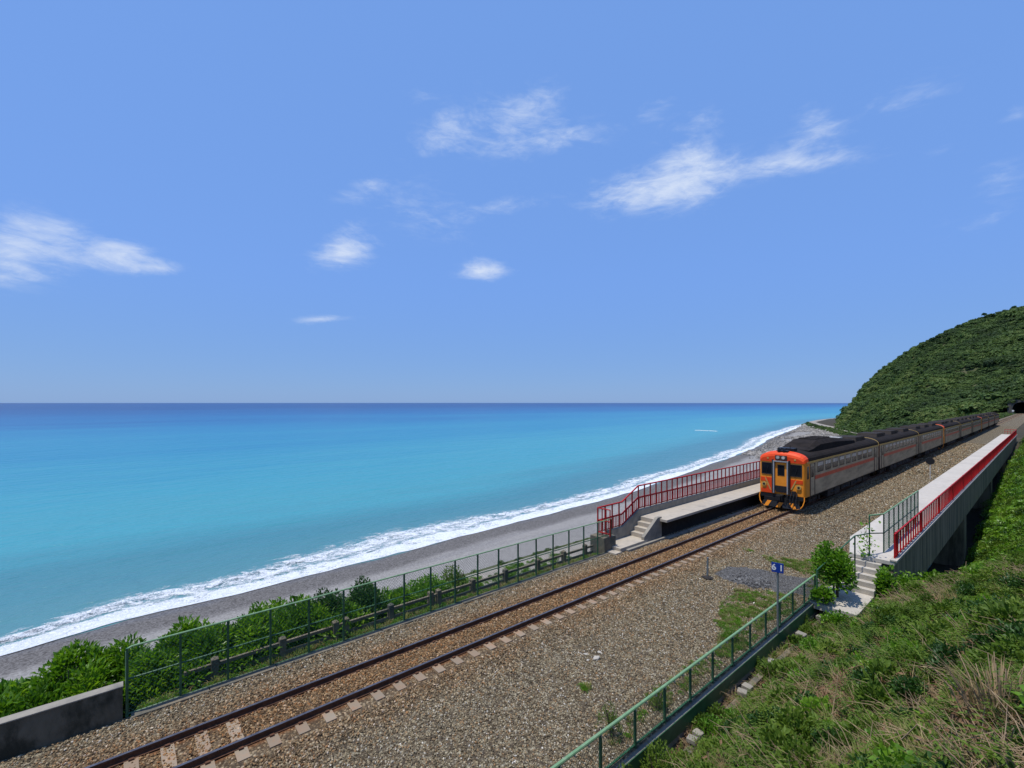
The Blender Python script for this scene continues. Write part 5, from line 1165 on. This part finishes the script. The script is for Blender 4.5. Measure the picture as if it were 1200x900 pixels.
# grass patches on the ballast
rs = rng(51); srcs = [source('g', cmesh('gt', *tuft(rs, 22, .13, .009, .9, .07)), M['grass']) for _ in range(3)] + [source('g', cmesh('gd', *tuft(rs, 18, .12, .008, 1.1, .08)), M['dry']) for _ in range(1)] + [source('g', cmesh('gl', *clump(rs, 50, (.1, .1, .07), .045, .02, .3, 4, .6, 0)), M['leaf_vine']) for _ in range(2)]
P = []; E = []; sc = []; ix = []
PATCH = [(4.3, 23.9, 1.25, .95, 700), (4.95, 17.3, .95, 2.5, 1000), (5.45, 14.3, .35, .8, 350), (4.5, 18.6, .7, 1.0, 220), (1.9, 24.2, .3, .15, 12), (5.5, 11.5, .3, 3.0, 200), (-1.95, 27.5, .2, 1.2, 60), (3.9, 9.3, .12, .12, 25), (5.6, 22.0, .3, 1.5, 260)]
for (cx, cy, rx, ry, n) in PATCH:
    for _ in range(n):
        a = rs.uniform(0, 6.28); r_ = rs.uniform() ** .6 * (1 + .25 * math.sin(3 * a + cx) + .15 * math.sin(5 * a)); x = cx + rx * r_ * math.cos(a); y = cy + ry * r_ * math.sin(a)
        if x > 5.88 or (in_dark(x, y) and rs.uniform() < .85) or fb(x, y, 3., 1.6, 3) < -.3: continue
        P.append((x, y, HB(x, y))); E.append((rs.normal(0, .1), rs.normal(0, .1), rs.uniform(0, 6.28))); sc.append(rs.uniform(.6, 1.3)); ix.append(rs.randint(0, 6))
for _ in range(500):
    x = -2.75 - .3 * rs.uniform(); y = rs.uniform(.2, 19); P.append((x, y, -.42)); E.append((0, 0, rs.uniform(0, 6.28))); sc.append(rs.uniform(.8, 1.8)); ix.append(rs.randint(0, 6))
scatter('ballast_grass', P, E, sc, ix, srcs, 'patches of short green and yellow grass on the ballast by the right fence', 'grass')

# ------------------------------------------------------------------ hedge behind the seaward fence
HD = [(-4.4, -3.6, .95, .75, 'h', 'glossy bush behind the low wall at the bottom left corner'), (-4.1, -2.3, .9, .95, 'h', 'second glossy bush behind the low wall from the left edge'), (-4.6, -1.1, .9, 1.7, 'h', 'tall glossy bush rising above the corner where fence and wall meet'),
      (-3.9, -.6, .7, 1.15, 'h', 'glossy bush just behind the end of the low wall'), (-4.0, .7, .8, 1.35, 'h', 'glossy bush inside the first bay of the green fence'), (-4.3, 1.9, .8, 1.65, 'h', 'glossy bush behind the second bay of the green fence'), (-4.2, 3.2, .8, 1.75, 'h', 'glossy bush topping the fence where the old fence starts'),
      (-4.5, 4.3, .75, 1.5, 'h', 'glossy bush left of the dark round bush'), (-4.4, 5.4, .85, 1.4, 'd', 'dark bush just left of the darkest round bush'), (-4.3, 6.75, .85, 1.5, 'd', 'darkest round bush standing above the green fence rail'),
      (-4.1, 2.5, .5, 1.0, 'h', 'low glossy bush close behind the mesh of the third bay'), (-4.3, 9.2, .85, 1.0, 'v', 'loose light green shrub behind the middle of the green fence'), (-4.4, 10.6, .8, 1.0, 'f', 'loose shrub with reddish dry tips behind the middle of the fence'), (-4.2, 8.1, .6, .8, 'h', 'low green shrub right of the darkest round bush')]
HD += [(-4.1, 3.95, .6, 1.25, 'h', 'glossy bush close behind the first old fence post'), (-4.0, 4.95, .6, 1.2, 'h', 'glossy bush between the first two old fence posts'), (-4.9, 3.7, .7, 1.35, 'h', 'glossy bush on the beach side left of the dark bushes'), (-4.0, 6.1, .5, 1.0, 'h', 'low glossy bush tucked between the two dark bushes'), (-4.9, -.1, .8, 1.3, 'h', 'broad glossy bush behind the corner post of the green fence'), (-3.85, -1.7, .6, .9, 'h', 'low glossy bush pressed against the back of the low wall'), (-5.2, -2.8, .9, .8, 'h', 'far glossy bush at the left edge on the beach side'), (-4.9, 1.3, .7, 1.35, 'h', 'glossy bush on the beach side behind the first two bays')]
for i, (x, y, r_, h, k, lab) in enumerate(HD):
    lm = {'h': 'leaf_hedge', 'd': 'leaf_dark', 'f': 'leaf_fine', 'v': 'leaf_vine'}[k]
    shrub('hedge_bush', (x, y, -.95), (r_ * 1.1, r_), h * (1.0 if k == 'h' else 1.1) + .22, lab, 'bush', 'bushes behind the seaward fence', lm, 3600 if k != 'f' else 1100, .20 if k == 'h' else .12, .07 if k == 'h' else .06, 110 + i, 5, 9, .55)
rs = rng(71); P = []; E = []; sc = []
srcs = [source('u', cmesh('ug', *clump(rs, 240, (.5, .5, .5), .15, .05, .3, 5, .5, 0)), M['leaf_hedge']) for _ in range(3)]
for _ in range(760):
    y = rs.uniform(-6, 17.5); x = rs.uniform(-6.5, -3.3); s = rs.uniform(.9, 1.9) if y < 7.4 else (rs.uniform(.5, 1.0) if y < 9 else rs.uniform(.25, .6))
    if x > -3.6: s *= .55
    if y > 12 and rs.uniform() < .5: continue
    P.append((x, y, -.75 if x > -5 else -1.2 - (-5 - x) * .8)); E.append((0, 0, rs.uniform(0, 6.28))); sc.append(s)
scatter('hedge_undergrowth', P, E, sc, rs.randint(0, 3, len(P)), srcs, 'low green foliage filling in under the bushes behind the seaward fence', 'undergrowth')
